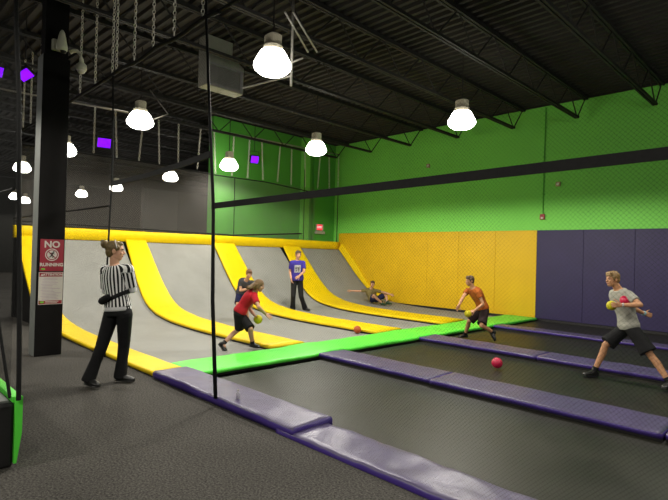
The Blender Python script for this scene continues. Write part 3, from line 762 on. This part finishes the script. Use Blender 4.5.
# ------------------------------------------------------------------ people
DBG = 0
def voxel(name, bm, mt, parent, vox, smooth=4, fac=.5):
    """fuse overlapping closed shapes into one continuous skin"""
    me = bpy.data.meshes.new('tmp'); bm.to_mesh(me); bm.free()
    o = bpy.data.objects.new('tmp', me); COL.objects.link(o)
    r = o.modifiers.new('r', 'REMESH'); r.mode = 'VOXEL'; r.voxel_size = vox; r.use_smooth_shade = True
    s = o.modifiers.new('s', 'SMOOTH'); s.factor = fac; s.iterations = smooth
    dg = bpy.context.evaluated_depsgraph_get(); dg.update()
    me2 = bpy.data.meshes.new_from_object(o.evaluated_get(dg))
    bpy.data.objects.remove(o); bpy.data.meshes.remove(me)
    b2 = bmesh.new(); b2.from_mesh(me2); bpy.data.meshes.remove(me2)
    return finish(name, b2, mt, parent, True)
def cdir(r, u, f):
    return (CR*r + CU*u + CF*f).normalized()
def hand(bm, w, d, n, s, side, curl=18, spread=.10):
    """palm, four fingers of different length and a thumb from the side of the palm.
    d finger direction, n palm normal (fingers curl toward n), side = +1 thumb on d x n side"""
    d = V(d).normalized(); n = (V(n)-d*V(n).dot(d)).normalized(); sd = d.cross(n)*side
    for a in (-.028, -.010, .010, .026):
        capsule(bm, w+sd*a*.55*s, w+d*.078*s+sd*a*s, .016*s, .0135*s, n=8)
    for a, L, k in ((.031, .070, 1), (.0105, .079, .35), (-.010, .073, -.3), (-.030, .057, -1)):
        p = w+d*.080*s+sd*a*s; dd = (d+sd*spread*k).normalized()
        for j, fr in enumerate((.46, .31, .23)):
            ang = math.radians(curl*(.55+.45*j)); ax = dd.cross(n).normalized()
            dd = (Matrix.Rotation(ang, 3, ax) @ dd).normalized()
            q = p+dd*L*fr*s; capsule(bm, p, q, (.0092-.0008*j)*s, (.0086-.0010*j)*s, n=8); p = q
    p = w+d*.020*s+sd*.030*s; dd = (d*.62+sd*.70+n*.30).normalized()
    for L, r in ((.038, .0125), (.030, .0105), (.024, .0095)):
        q = p+dd*L*s; capsule(bm, p, q, r*s, r*.92*s, n=8); p = q; dd = (dd+d*.28+n*.12).normalized()
def head(bm, t, c, fd, up, s, skin, eyes=True, scale=1.0):
    """skull, jaw, nose, ears into the body mesh; eyes, brows and mouth as small parts"""
    fd = V(fd).normalized(); up = (V(up)-fd*V(up).dot(fd)).normalized(); lt = up.cross(fd)   # lt: person's left
    h = s*scale
    P = lambda l, f, u: c+lt*l*h+fd*f*h+up*u*h
    ellipsoid(bm, P(0, -.012, .030), lt*.074*h, fd*.094*h, up*.086*h)          # cranium
    ellipsoid(bm, P(0, .022, -.028), lt*.060*h, fd*.066*h, up*.085*h)          # face
    ellipsoid(bm, P(0, .046, -.082), lt*.036*h, fd*.036*h, up*.030*h)          # chin
    ellipsoid(bm, P(0, .012, -.060), lt*.057*h, fd*.05*h, up*.045*h)           # jaw
    ellipsoid(bm, P(0, .078, .028), lt*.046*h, fd*.012*h, up*.012*h)           # brow ridge
    capsule(bm, P(0, .082, .012), P(0, .102, -.022), .009*h, .013*h, n=10)     # nose
    ellipsoid(bm, P(0, .094, -.027), lt*.017*h, fd*.012*h, up*.010*h)
    ellipsoid(bm, P(0, .080, -.055), lt*.024*h, fd*.012*h, up*.012*h)          # lips
    for sg in (-1, 1):
        ellipsoid(bm, P(.076*sg, -.012, -.005), lt*.010*h, fd*.020*h, up*.032*h)   # ears
        ellipsoid(bm, P(.036*sg, .066, -.022), lt*.020*h, fd*.016*h, up*.018*h)    # cheeks
    for sg in (-1, 1):
        b = bmesh.new(); ellipsoid(b, P(.031*sg, .0735, .006), lt*.0125*h, fd*.0095*h, up*.0062*h, 12, 8); e = finish('eye', b, 'eye_white', t, True)
        b = bmesh.new(); ellipsoid(b, P(.031*sg, .0800, .006), lt*.0064*h, fd*.0042*h, up*.0056*h, 10, 6); i = finish('iris', b, 'iris', t, True); i.parent = e
        b = bmesh.new(); tube(b, [P(.016*sg, .088, .026), P(.032*sg, .086, .031), P(.048*sg, .076, .026)], .0032*h, 6); finish('eyebrow', b, 'hair_dark', t, True)
    b = bmesh.new(); tube(b, [P(-.024, .0815, -.056), P(-.010, .0925, -.054), P(.010, .0925, -.054), P(.024, .0815, -.056)], .0048*h, 6); finish('mouth', b, 'lip', t, True)
    return P, lt, fd, up, h
def hair_short(t, mt, P, lt, fd, up, h, fringe=True, vol=1.0):
    b = bmesh.new(); v = vol
    ellipsoid(b, P(0, -.022, .043), lt*.083*h*v, fd*.098*h*v, up*.088*h*v)
    ellipsoid(b, P(0, -.050, -.005), lt*.074*h, fd*.060*h, up*.075*h)
    ellipsoid(b, P(0, .03, .098), lt*.058*h*v, fd*.05*h, up*.03*h*v)
    for sg in (-1, 1):
        ellipsoid(b, P(.066*sg, -.004, .035), lt*.016*h, fd*.042*h, up*.040*h)
        ellipsoid(b, P(.070*sg, .022, .012), lt*.008*h, fd*.012*h, up*.026*h)
    if fringe:
        for a in (-.045, -.015, .015, .045): capsule(b, P(a, .055, .095), P(a*1.05+.006, .083-abs(a)*.3, .058), .022*h, .010*h, n=8)
    rr = random.Random(5)
    for k in range(26):
        th = rr.uniform(0, 6.28); ph = rr.uniform(.2, 1.4)
        p = P(.078*math.cos(th)*math.sin(ph), -.022+.092*math.sin(th)*math.sin(ph), .045+.085*math.cos(ph))
        capsule(b, p, p+fd*.02*h+lt*rr.uniform(-.012, .012)*h-up*.012*h, .010*h, .004*h, n=6)
    return voxel('hair', b, mt, t, .006*h if h > .5 else .006, 1)
def shoe(t, ank, toe, s, mt, sole='shoe_white', up=None, name='shoe'):
    """low trainer: heel under the ankle, toe box toward toe"""
    up = V(up) if up else Z; d = (toe-ank); d = (d-up*d.dot(up)).normalized(); sd = d.cross(up)
    g = ank - up*.075*s
    b = bmesh.new(); secs = ((-.066, .026, .030, .058), (-.055, .036, .040, .075), (-.01, .037, .046, .090), (.04, .040, .036, .075), (.09, .047, .027, .055), (.14, .048, .022, .043), (.172, .040, .017, .034), (.19, .020, .012, .024))
    loft(b, [ring(g+d*a*s+up*(.012+hh*.5)*s, sd, up, w*s, hh*.5*s+.004*s, 16, .85) for a, w, _, hh in secs])
    capsule(b, ank-up*.02*s, ank+up*.028*s, .044*s, .040*s, n=12)
    o = finish(name, b, mt, t, True)
    b = bmesh.new(); loft(b, [ring(g+d*a*s+up*.008*s, sd, up, w*1.06*s, .0105*s, 16, .7) for a, w, _, hh in secs])
    so = finish('sole', b, sole, t, True); so.parent = o
    return o
def lerp(a, b, t): return a+(b-a)*t
def torso_rings(J, s, grow, t0, t1, n=9, wide=1.0, deep=1.0, belly=0):
    """rings from the crotch (t=0) to the neck base (t=1)"""
    pel, nk = J['pelvis'], J['neck']
    latP = (J['hipL']-J['hipR']).normalized(); latC = (J['shL']-J['shR']).normalized()
    mid = J.get('waist', lerp(pel, nk, .45))
    prof = ((-.40, .150, .100), (-.16, .140, .095), (-.06, .152, .105), (.06, .160, .108), (.2, .148, .098), (.36, .135, .090), (.55, .150, .104), (.74, .168, .108), (.88, .165, .092), (.96, .120, .075), (1.0, .068, .062))
    out = []
    for k in range(n):
        t = t0+(t1-t0)*k/(n-1)
        for a, b in zip(prof[:-1], prof[1:]):
            if a[0] <= t <= b[0]+1e-6: u = (t-a[0])/(b[0]-a[0]); w_, d_ = lerp(a[1], b[1], u), lerp(a[2], b[2], u); break
        q = lerp(lerp(pel, mid, max(t, -.2)*1), lerp(mid, nk, t), t) if t > 0 else pel+(pel-mid).normalized()*(-t)*.62*(nk-pel).length
        if t > 0: q = pel*(1-t)**2+mid*2*t*(1-t)+nk*t*t if 'waist' in J else lerp(pel, nk, t)
        e = .05
        up = (nk-pel).normalized()
        if 'waist' in J: up = ((mid-pel)*(1-t)+(nk-mid)*t).normalized()
        lat = lerp(latP, latC, min(1, max(0, t*1.2-.1))); lat = (lat-up*lat.dot(up)).normalized(); fr = lat.cross(up)
        out.append((q, lat, fr, (w_*wide*s+grow), (d_*deep*s+grow), up))
    return out
def person(spec):
    s = spec['s']; d0 = spec['d']
    J = {k: at(u, v, d0+dd) for k, (u, v, dd) in spec['j'].items()}
    def fit(par, key, L, free=.5):
        u, v, dd = spec['j'][key]; best = None
        for k in range(-50, 51):
            p = at(u, v, d0+dd+free*k/50); e = sum((((p-J[q]).length-l)/l)**2 for q, l in zip(par, L))+.06*(k/50)**2
            if best is None or e < best[0]: best = (e, p)
        p = best[1]
        if len(par) == 1 and (p-J[par[0]]).length > L[0]*1.12: p = J[par[0]]+(p-J[par[0]]).normalized()*L[0]*1.12
        J[key] = p
    for S in ('' if spec.get('nofit') else 'LR'):
        fit(['sh'+S], 'el'+S, [.285*s]); fit(['el'+S], 'wr'+S, [.25*s])
        fit(['hip'+S, 'ank'+S], 'kn'+S, [.425*s, .405*s])
    base = V(spec['base']) if 'base' in spec else V(((J['ankL'].x+J['ankR'].x)/2, (J['ankL'].y+J['ankR'].y)/2, BED))
    t = thing('person', base, spec['label'], 'person')
    sk = spec.get('skin', 'skin'); wide = spec.get('wide', 1)
    for nm, ch in (('torso', ('pelvis', 'neck')), ('uarmL', ('shL', 'elL')), ('uarmR', ('shR', 'elR')), ('farmL', ('elL', 'wrL')), ('farmR', ('elR', 'wrR')), ('thL', ('hipL', 'knL')), ('thR', ('hipR', 'knR')), ('shL', ('knL', 'ankL')), ('shR', ('knR', 'ankR')), ('shw', ('shL', 'shR'))):
        if DBG: print('   ', nm, round((J[ch[0]]-J[ch[1]]).length/s, 3))
    # ---- body
    b = bmesh.new()
    loft(b, [ring(q, la, fr, w_, d_, 20, .9) for q, la, fr, w_, d_, up in torso_rings(J, s, -.004, -.12, 1, 12, wide)])
    hc = J['head']; fd = cdir(*spec['face']); upv = V(spec.get('up', (0, 0, 1)))
    capsule(b, J['neck']-(hc-J['neck']).normalized()*.02*s, hc-fd*.015*s-upv*.03*s, .056*s*wide, .050*s, n=14)
    P, lt, fd2, up2, h = head(b, t, hc, fd, upv, s, sk, scale=spec.get('hs', 1))
    for S in 'LR':
        sh, el, wr = J['sh'+S], J['el'+S], J['wr'+S]
        lat = (J['shL']-J['shR']).normalized()*(1 if S == 'L' else -1)
        ins = sh-lat*.03*s
        capsule(b, lerp(J['neck'], ins, .45)-Z*.02*s, ins, .052*s, .056*s)
        capsule(b, ins, sh, .056*s, .052*s); capsule(b, sh, lerp(sh, el, .5), .050*s, .044*s); capsule(b, lerp(sh, el, .5), el, .044*s, .036*s)
        capsule(b, el, lerp(el, wr, .35), .037*s, .039*s); capsule(b, lerp(el, wr, .35), wr, .039*s, .026*s)
        hd, hn, sg, cu = spec['hand'+S]
        hand(b, wr, cdir(*hd), cdir(*hn), s*spec.get('hands', 1), sg, cu)
        hp, kn, an = J['hip'+S], J['kn'+S], J['ank'+S]
        capsule(b, hp, lerp(hp, kn, .4), .083*s*wide, .072*s*wide); capsule(b, lerp(hp, kn, .4), kn, .072*s*wide, .052*s)
        bk = lerp(kn, an, .32)
        cal = (J['toe'+S]-an); cal = (cal-(an-kn).normalized()*cal.dot((an-kn).normalized()))
        cal = cal.normalized()*(-.014*s) if cal.length > 1e-4 else V((0, 0, 0))
        capsule(b, kn, bk+cal, .050*s, .054*s); capsule(b, bk+cal, an, .054*s, .035*s)
        capsule(b, an, an+(J['toe'+S]-an).normalized()*.06*s-Z*.01*s, .036*s, .028*s)
    voxel('body', b, sk, t, .0052, 4)
    # ---- shirt
    mt = spec['shirt']; gs = spec.get('shirt_grow', .018)
    b = bmesh.new()
    rr = torso_rings(J, s, gs, spec.get('hem', -.02), .985, 12, wide)
    loft(b, [ring(q, la, fr, w_*(1.0+(.05 if i < 3 else 0)), d_*(1+(.06 if i < 3 else 0)), 24, .9) for i, (q, la, fr, w_, d_, up) in enumerate(rr)])
    slen = spec.get('sleeve', .58)
    for S in 'LR':
        sh, el = J['sh'+S], J['el'+S]; lat = (J['shL']-J['shR']).normalized()*(1 if S == 'L' else -1)
        capsule(b, lerp(J['neck'], sh, .35)-Z*.03*s, sh-lat*.015*s, .062*s, .066*s)
        capsule(b, sh-lat*.004*s, lerp(sh, el, slen), .068*s, .065*s, True, False, 18)
    so = voxel('shirt', b, mt, t, .008, 3)
    if mt == 'stripe':
        at_ = so.data.attributes.new('stripe', 'FLOAT', 'POINT')
        axis0, axis1 = J['pelvis'], J['neck']; lat = (J['shL']-J['shR']).normalized(); up = (axis1-axis0).normalized(); lat = (lat-up*lat.dot(up)).normalized(); fr = lat.cross(up)
        org = ORG[so.name]
        for i, v in enumerate(so.data.vertices):
            p = v.co+org; k = None
            for S in 'LR':
                a, e = J['sh'+S], J['el'+S]; dd = (e-a).normalized(); tt = (p-a).dot(dd); rad = (p-a-dd*tt).length
                if tt > .02 and rad < .085 and abs((p-axis0).dot(lat)) > .165*s:
                    u_ = (lat-dd*lat.dot(dd)).normalized(); w2 = dd.cross(u_); q = p-a
                    k = math.atan2(q.dot(w2), q.dot(u_))*.06/.046+.3
            if k is None:
                q = p-axis0; x, y = q.dot(lat)/.175, q.dot(fr)/.125
                k = math.atan2(y, x)*.158/.046
            at_.data[i].value = k
    # ---- legs
    lg = spec['legs']; mt = lg[1]; b = bmesh.new(); gl = lg[2] if len(lg) > 2 else .02
    rr = torso_rings(J, s, .012, -.12, .16, 6, wide)
    loft(b, [ring(q, la, fr, w_, d_, 24, .9) for q, la, fr, w_, d_, up in rr])
    for S in 'LR':
        hp, kn, an = J['hip'+S], J['kn'+S], J['ank'+S]
        if lg[0] == 'shorts':
            end = lerp(hp, kn, lg[3] if len(lg) > 3 else .92); ext = (end-hp).normalized()
            capsule(b, hp, lerp(hp, end, .5), .094*s*wide, .092*s*wide, n=18); capsule(b, lerp(hp, end, .5), end, .092*s*wide, (.066+gl)*s*wide, True, False, 18)
        else:
            capsule(b, hp, kn, .094*s*wide, .070*s*wide, n=18); capsule(b, kn, lerp(kn, an, .5), .070*s*wide, .066*s, n=18)
            capsule(b, lerp(kn, an, .5), an+(an-kn).normalized()*.035*s, .068*s, .082*s, True, False, 18)
    voxel(lg[0], b, mt, t, .008, 3)
    for S in 'LR':
        an, kn, toe = J['ank'+S], J['kn'+S], J['toe'+S]
        u_ = spec.get('foot'+S)
        shoe(t, an, toe, s*spec.get('fs', 1), spec.get('shoe', 'black_shoe'), spec.get('sole', 'black_shoe'), u_)
        if spec.get('sock'):
            b = bmesh.new(); d = (kn-an).normalized(); capsule(b, an-d*.01, an+d*.075*s, .044*s, .045*s, True, False, 14); finish('sock', b, spec['sock'], t, True)
    hp_ = spec.get('hair_fn', hair_short)
    hp_(t, spec['hair'], P, lt, fd2, up2, h)
    return t, J, P, lt, fd2, up2, h

# --- referee
def hair_bun(t, mt, P, lt, fd, up, h):
    b = bmesh.new()
    ellipsoid(b, P(0, -.022, .040), lt*.083*h, fd*.097*h, up*.083*h); ellipsoid(b, P(0, -.052, -.012), lt*.070*h, fd*.056*h, up*.072*h)
    ellipsoid(b, P(0, .035, .085), lt*.056*h, fd*.045*h, up*.028*h)
    for sg in (-1, 1): ellipsoid(b, P(.064*sg, .005, .035), lt*.017*h, fd*.046*h, up*.036*h)
    ellipsoid(b, P(0, -.118, .070), lt*.052*h, fd*.046*h, up*.050*h)
    rr = random.Random(2)
    for k in range(16):
        a = rr.uniform(0, 6.28); p = P(.035*math.cos(a), -.13+rr.uniform(-.02, .02), .07+.038*math.sin(a)); capsule(b, p, p+lt*rr.uniform(-.03, .03)*h+up*rr.uniform(-.02, .03)*h-fd*.01*h, .014*h, .006*h, n=6)
    o = voxel('hair', b, mt, t, .005, 2)
    b = bmesh.new()
    pts = [P(.084*math.cos(a), .020-.034*math.sin(a), .032+.090*math.sin(a)) for a in [math.pi*k/14 for k in range(15)]]
    tube(b, pts, .006*h, 8); finish('headband', b, 'sign_white', t, True)
ref = dict(d=5.9, s=.955, wide=1.03, nofit=1, label='woman in black and white striped referee shirt standing on the carpet with her back turned',
  face=(.93, -.08, .34), hair='hair_ref', hair_fn=hair_bun, skin='skin', shirt='stripe', shirt_grow=.016, hem=.12, sleeve=.84, legs=('trousers', 'black_cloth'), shoe='black_shoe', sole='black_shoe', hs=1.06,
  j=dict(head=(115.4, 250.9, 0), neck=(114.8, 265, 0), shL=(105.6, 270.3, .08), shR=(128.6, 269.3, -.08), elL=(106.0, 291.0, .22), elR=(132.6, 289.5, .02), wrL=(121, 289, .30), wrR=(117.5, 286.5, .22),
   pelvis=(118.2, 312, 0), hipL=(111.8, 314, .05), hipR=(124.6, 314, -.03), knL=(101.4, 347, -.05), knR=(124, 345, .12), ankL=(89.0, 378.6, -.10), ankR=(120.5, 374.6, .16), toeL=(97.2, 385.6, -.18), toeR=(130, 377, .14)),
  handL=((.9, .1, -.1), (0, 0, -1), 1, 30), handR=((-.8, .15, .3), (0, 0, 1), 1, 25))
t, J, P, lt, fd, up, h = person(ref)
# waist pack, undershirt hem and white sleeves
rr = torso_rings(J, .955, .024, .21, .30, 3, .97)
b = bmesh.new()
loft(b, [ring(q+up_*(.022*math.cos(0)), la, fr, w_, d_, 24, .9) for q, la, fr, w_, d_, up_ in torso_rings(J, .955, .027, .25, .34, 3, .97)])
for v in b.verts: v.co += Z*((v.co-J['pelvis']).dot(CR)*.38)
o = finish('waist_strap', b, 'black_cloth', t, True); tag(o, 'black waist strap')
b = bmesh.new(); a0, a1 = at(102.3, 301, 5.82), at(107.4, 297, 5.76); capsule(b, a0, a1, .046, .036, n=14); voxel('waist_pack', b, 'black_cloth', t, .008, 2)
b = bmesh.new(); loft(b, [ring(q, la, fr, w_, d_, 24, .9) for q, la, fr, w_, d_, up_ in torso_rings(J, .955, .020, .04, .16, 4, .97)]); finish('undershirt_hem', b, 'white_cloth', t, True)
for S in 'LR':
    b = bmesh.new(); e, w_, s_ = J['el'+S], J['wr'+S], J['sh'+S]
    capsule(b, lerp(s_, e, .9), e, .046, .047, n=12); capsule(b, e, lerp(e, w_, .85), .047, .036, True, False, 12); voxel('undershirt_sleeve', b, 'white_cloth', t, .008, 2)
# --- red shirt
def hair_long(t, mt, P, lt, fd, up, h):
    b = bmesh.new()
    ellipsoid(b, P(0, -.020, .042), lt*.088*h, fd*.102*h, up*.088*h); ellipsoid(b, P(0, -.065, -.03), lt*.080*h, fd*.065*h, up*.10*h)
    for sg in (-1, 1): ellipsoid(b, P(.072*sg, -.012, .0), lt*.020*h, fd*.048*h, up*.075*h)
    rr = random.Random(4)
    for k in range(34):
        a = -math.pi*(.04+.92*k/33); x, y = .085*math.cos(a), -.02+.095*math.sin(a)
        p = P(x, y, .02); q_ = P(x*1.15, y-.06, -.07) ; r_ = P(x*1.2+rr.uniform(-.02, .02), y-.12+rr.uniform(-.03, .02), -.11+rr.uniform(-.03, .03))
        capsule(b, p, q_, .020*h, .018*h, n=7); capsule(b, q_, r_, .018*h, .007*h, n=7)
    for sg in (-1, 1): capsule(b, P(.07*sg, .03, .02), P(.075*sg, .03, -.14), .014*h, .007*h, n=7)
    return voxel('hair', b, mt, t, .006, 2)
red = dict(d=8.42, s=.84, label='long-haired player in red shirt and black shorts bending forward with a yellow ball',
  face=(.93, -.30, -.12), up=(0, 0, 1), hair='hair_fair', hair_fn=hair_long, shirt='red_cloth', hem=.0, sleeve=.62, legs=('shorts', 'black_cloth', .035, .98), sock='black_cloth',
  j=dict(head=(259.3, 285.6, -.06), neck=(254.5, 291.5, -.02), waist=(246, 300.5, .02), pelvis=(239.5, 312.5, .0), shR=(254.3, 297, -.16), shL=(254.5, 294.5, .15), elR=(258.6, 307.0, -.24), wrR=(265.8, 314.2, -.22), elL=(250, 309, .20), wrL=(254.5, 315.2, .03),
   hipR=(238.2, 314, -.08), hipL=(240.2, 314, .08), knR=(239.6, 328.6, -.14), ankR=(222.8, 344.0, -.08), toeR=(228.6, 350.0, -.14), knL=(250.6, 329, .12), ankL=(252.6, 343.3, .06), toeL=(259, 347.5, -.02)),
  footR=tuple(cdir(.62, .75, -.2)),
  handR=((.80, -.55, -.1), (-.3, -.4, .6), 1, 14), handL=((.7, -.5, -.1), (.2, -.9, 0), 1, 35))
person(red)
ball(at(258.0, 319.4, 8.40), .075, 'ball_yellow', 'yellow ball in the hand of the red-shirted player')
# --- dark grey shirt behind
g2 = dict(d=11.8, s=.86, label='reddish-haired boy in dark grey shirt crouching behind the red-shirted player',
  face=(.35, -.38, -.86), hair='hair_ginger', shirt='dgray_cloth', hem=-.02, sleeve=.6, legs=('shorts', 'navy_cloth', .03, .85), base=at(242, 319, 11.9),
  j=dict(head=(249, 274, -.18), neck=(246.6, 280.2, -.05), waist=(242.5, 286, .10), pelvis=(242.2, 293.5, .12), shR=(240.6, 281, .02), shL=(252.4, 282.5, .02), elR=(240.6, 290.5, -.10), wrR=(249.5, 288.5, -.27), elL=(256, 291, -.10), wrL=(253, 288, -.30),
   hipR=(239.2, 294.5, .10), hipL=(245.2, 295, .10), knR=(237.6, 305, -.18), ankR=(239.3, 317.0, .05), toeR=(239.5, 319.5, -.15), knL=(246.5, 306, -.18), ankL=(247.5, 317.6, .05), toeL=(248.5, 320, -.15)),
  handR=((.9, .05, -.2), (0, .1, -1), -1, 35), handL=((-.8, .1, -.4), (0, .1, -1), -1, 35))
person(g2)
# --- blue shirt
bl = dict(d=13.85, s=.94, label='boy in royal blue shirt and black trousers standing on the ramp bed',
  face=(.38, -.05, -.92), hair='hair_brown', shirt='blue_cloth', shirt_grow=.035, hem=-.12, sleeve=.68, legs=('trousers', 'black_cloth'), hs=1.05,
  j=dict(head=(298.3, 254.9, 0), neck=(297.4, 260.3, .02), pelvis=(297, 279.0, .03), shR=(291.7, 262.6, -.03), shL=(303.4, 262.8, .03), elR=(290.0, 271.6, -.01), wrR=(291.2, 278.6, -.10), elL=(304.0, 271.6, -.02), wrL=(299.2, 276.0, -.20),
   hipR=(294, 281, .02), hipL=(300, 281, .04), knR=(293.2, 296.5, -.03), knL=(301.2, 296.6, .0), ankR=(292.8, 307.6, -.05), ankL=(304.8, 307.6, .05), toeR=(291.2, 310.2, -.25), toeL=(309.5, 310.2, -.05)),
  handR=((.2, -.9, -.2), (.8, 0, -.3), -1, 20), handL=((-.8, -.5, -.2), (-.2, -.3, .9), 1, 25))
t, J, P, lt, fd, up, h = person(bl)
rr = torso_rings(J, .94, .044, .30, .72, 5)
def on_chest(a, tt, off=.004):   # a metres across, tt along the torso
    for q, la, fr, w_, d_, up_ in torso_rings(J, .94, .037+off, tt, tt+.01, 2)[:1]:
        x = a/w_; y = math.sqrt(max(0, 1-x*x)); return q+la*a+fr*d_*y
b = bmesh.new()
g_ = [[b.verts.new(on_chest(-.085+.17*i/8, .36+.40*k/8)) for i in range(9)] for k in range(9)]
for r0, r1 in zip(g_[:-1], g_[1:]):
    for i in range(8): b.faces.new((r0[i], r0[i+1], r1[i+1], r1[i]))
bmesh.ops.recalc_face_normals(b, faces=b.faces); tag(finish('shirt_print', b, 'shirt_print', t, True), 'pale grey square print on the chest')
b = bmesh.new()
for (a0, a1, k0, k1) in ((-.06, .055, .645, .675), (-.06, -.03, .54, .63), (-.03, .05, .585, .63), (.02, .05, .46, .585), (-.055, -.01, .46, .50), (-.05, .05, .40, .42)):
    vs = [b.verts.new(on_chest(x, k, .008)) for x, k in ((a0, k0), (a1, k0), (a1, k1), (a0, k1))]; b.faces.new(vs)
finish('print_marks', b, 'sign_ink', t)
# --- seated boy
st = dict(d=16.2, s=.84, wide=1.12, label='boy in olive shirt sitting by the yellow wall with one arm stretched out',
  face=(-.25, -.05, -.95), up=(0, 0, 1), hair='hair_dark', shirt='olive_cloth', shirt_grow=.042, hem=-.02, sleeve=.62, legs=('shorts', 'navy_cloth', .04, .72), shoe='green_shoe', sole='green_shoe', base=at(377, 303.3, 16.2),
  j=dict(head=(372.6, 284.0, -.02), neck=(371.2, 288.6, .05), waist=(370.3, 294, .12), pelvis=(374, 299.4, .02), shR=(366.4, 290.4, .03), shL=(376.2, 290.6, .08), elR=(357.6, 291.2, -.02), wrR=(350.2, 290.6, -.10), elL=(384, 292.3, .05), wrL=(390.5, 294.6, .0),
   hipR=(372.3, 300.0, -.08), hipL=(376.5, 299.8, .06), knR=(373.6, 295.6, -.25), ankR=(382.0, 302.9, -.22), toeR=(387, 304.4, -.34), knL=(386.0, 293.6, -.0), ankL=(387.6, 302.2, -.02), toeL=(392, 303.6, -.12)),
  handR=((-.95, .05, -.2), (0, -.3, -.9), -1, 12), handL=((.9, -.3, 0), (0, -.4, .8), 1, 12))
person(st)
# --- orange shirt
og = dict(d=9.9, s=.84, wide=1.1, label='boy in rust orange shirt and dark shorts lunging left with a yellow ball',
  face=(-.93, -.02, -.25), hair='hair_brown', skin='skin_tan', shirt='orange_cloth', hem=-.03, sleeve=.45, legs=('shorts', 'maroon_cloth', .035, .9), sock='black_cloth',
  j=dict(head=(469.8, 281.0, 0), neck=(472.6, 288.0, 0), waist=(480, 298.5, .02), pelvis=(483, 309, .0), shL=(478.6, 292.6, -.15), shR=(467.6, 290.6, .14), elL=(483.0, 304.2, -.24), wrL=(474.5, 310.8, -.22), elR=(462.5, 298.0, .12), wrR=(459.0, 305.2, -.02),
   hipR=(481.6, 311, .09), hipL=(484.8, 311, -.09), knR=(468.8, 321.6, .10), ankR=(465.0, 334.4, .30), toeR=(459, 338.2, .26), knL=(481.4, 325.6, -.20), ankL=(493.4, 332.6, -.16), toeL=(495.2, 342.4, -.22)),
  handL=((-.75, -.2, .1), (-.35, -.6, .5), 1, 40), handR=((-.5, -.8, -.2), (.3, 0, -.9), -1, 15), footL=(.75, -.0, .35))
og['footL'] = tuple(cdir(.85, .35, .1))
person(og)
ball(at(468.0, 313.8, 9.70), .07, 'ball_yellow', 'yellow ball in the hand of the orange-shirted boy')
# --- grey shirt, right
gb = dict(d=7.0, s=.90, wide=1.12, label='blond boy in grey shirt and black shorts striding at the right with two balls',
  face=(-.96, -.03, -.12), hair='hair_blond', skin='skin_tan', shirt='gray_cloth', shirt_grow=.024, hem=-.17, sleeve=.62, legs=('shorts', 'black_cloth', .045, .9), sock='black_cloth',
  j=dict(head=(612.4, 279.3, .02), neck=(618.0, 289.0, .02), waist=(626, 310, .02), pelvis=(628.6, 325.5, .0), shL=(628.6, 294.5, -.15), shR=(613.5, 293.5, .15), elL=(640.5, 305.0, -.28), wrL=(620.6, 305.2, -.30), elR=(630.5, 307, .27), wrR=(644.5, 313.6, .22),
   hipR=(626.0, 328, .09), hipL=(631.5, 328, -.09), knR=(605.4, 345.0, .10), ankR=(594.2, 371.2, .14), toeR=(582, 376.4, .12), knL=(650.5, 355.0, -.26), ankL=(669.5, 382.5, -.52), toeL=(663, 391, -.62)),
  handL=((-.95, .05, -.1), (0, -.1, .95), -1, 38), handR=((.9, -.25, 0), (0, -.2, 1), 1, 20))
t, J, P, lt, fd, up, h = person(gb)
b = bmesh.new(); d = (J['wrL']-J['elL']).normalized(); capsule(b, J['wrL']-d*.04, J['wrL']-d*.018, .033, .031, False, False, 16); wb = finish('wristwatch', b, 'sign_white', t, True); tag(wb, 'white wristwatch')
b = bmesh.new(); d = (J['wrR']-J['elR']).normalized(); capsule(b, J['wrR']-d*.02, J['wrR']+d*.008, .034, .032, False, False, 16); wb = finish('wristband', b, 'band_blue', t, True); tag(wb, 'pale blue wristband')
ball(at(611.6, 305.6, 6.83), .066, 'ball_yellow', 'yellow ball in front of the grey-shirted boy\'s hand')
ball(at(625.3, 300.4, 6.86), .070, 'ball_red', 'red ball tucked under the grey-shirted boy\'s arm')

# ------------------------------------------------------------------ world and colour
w = bpy.data.worlds.new('hall_ambience'); SC.world = w; w.use_nodes = True
w.node_tree.nodes['Background'].inputs['Color'].default_value = (.9, .85, .8, 1)
w.node_tree.nodes['Background'].inputs['Strength'].default_value = .03
SC.view_settings.view_transform = 'Standard'
SC.view_settings.look = 'None'
SC.view_settings.exposure = 0
SC.cycles.use_denoising = True
SC.cycles.max_bounces = 6
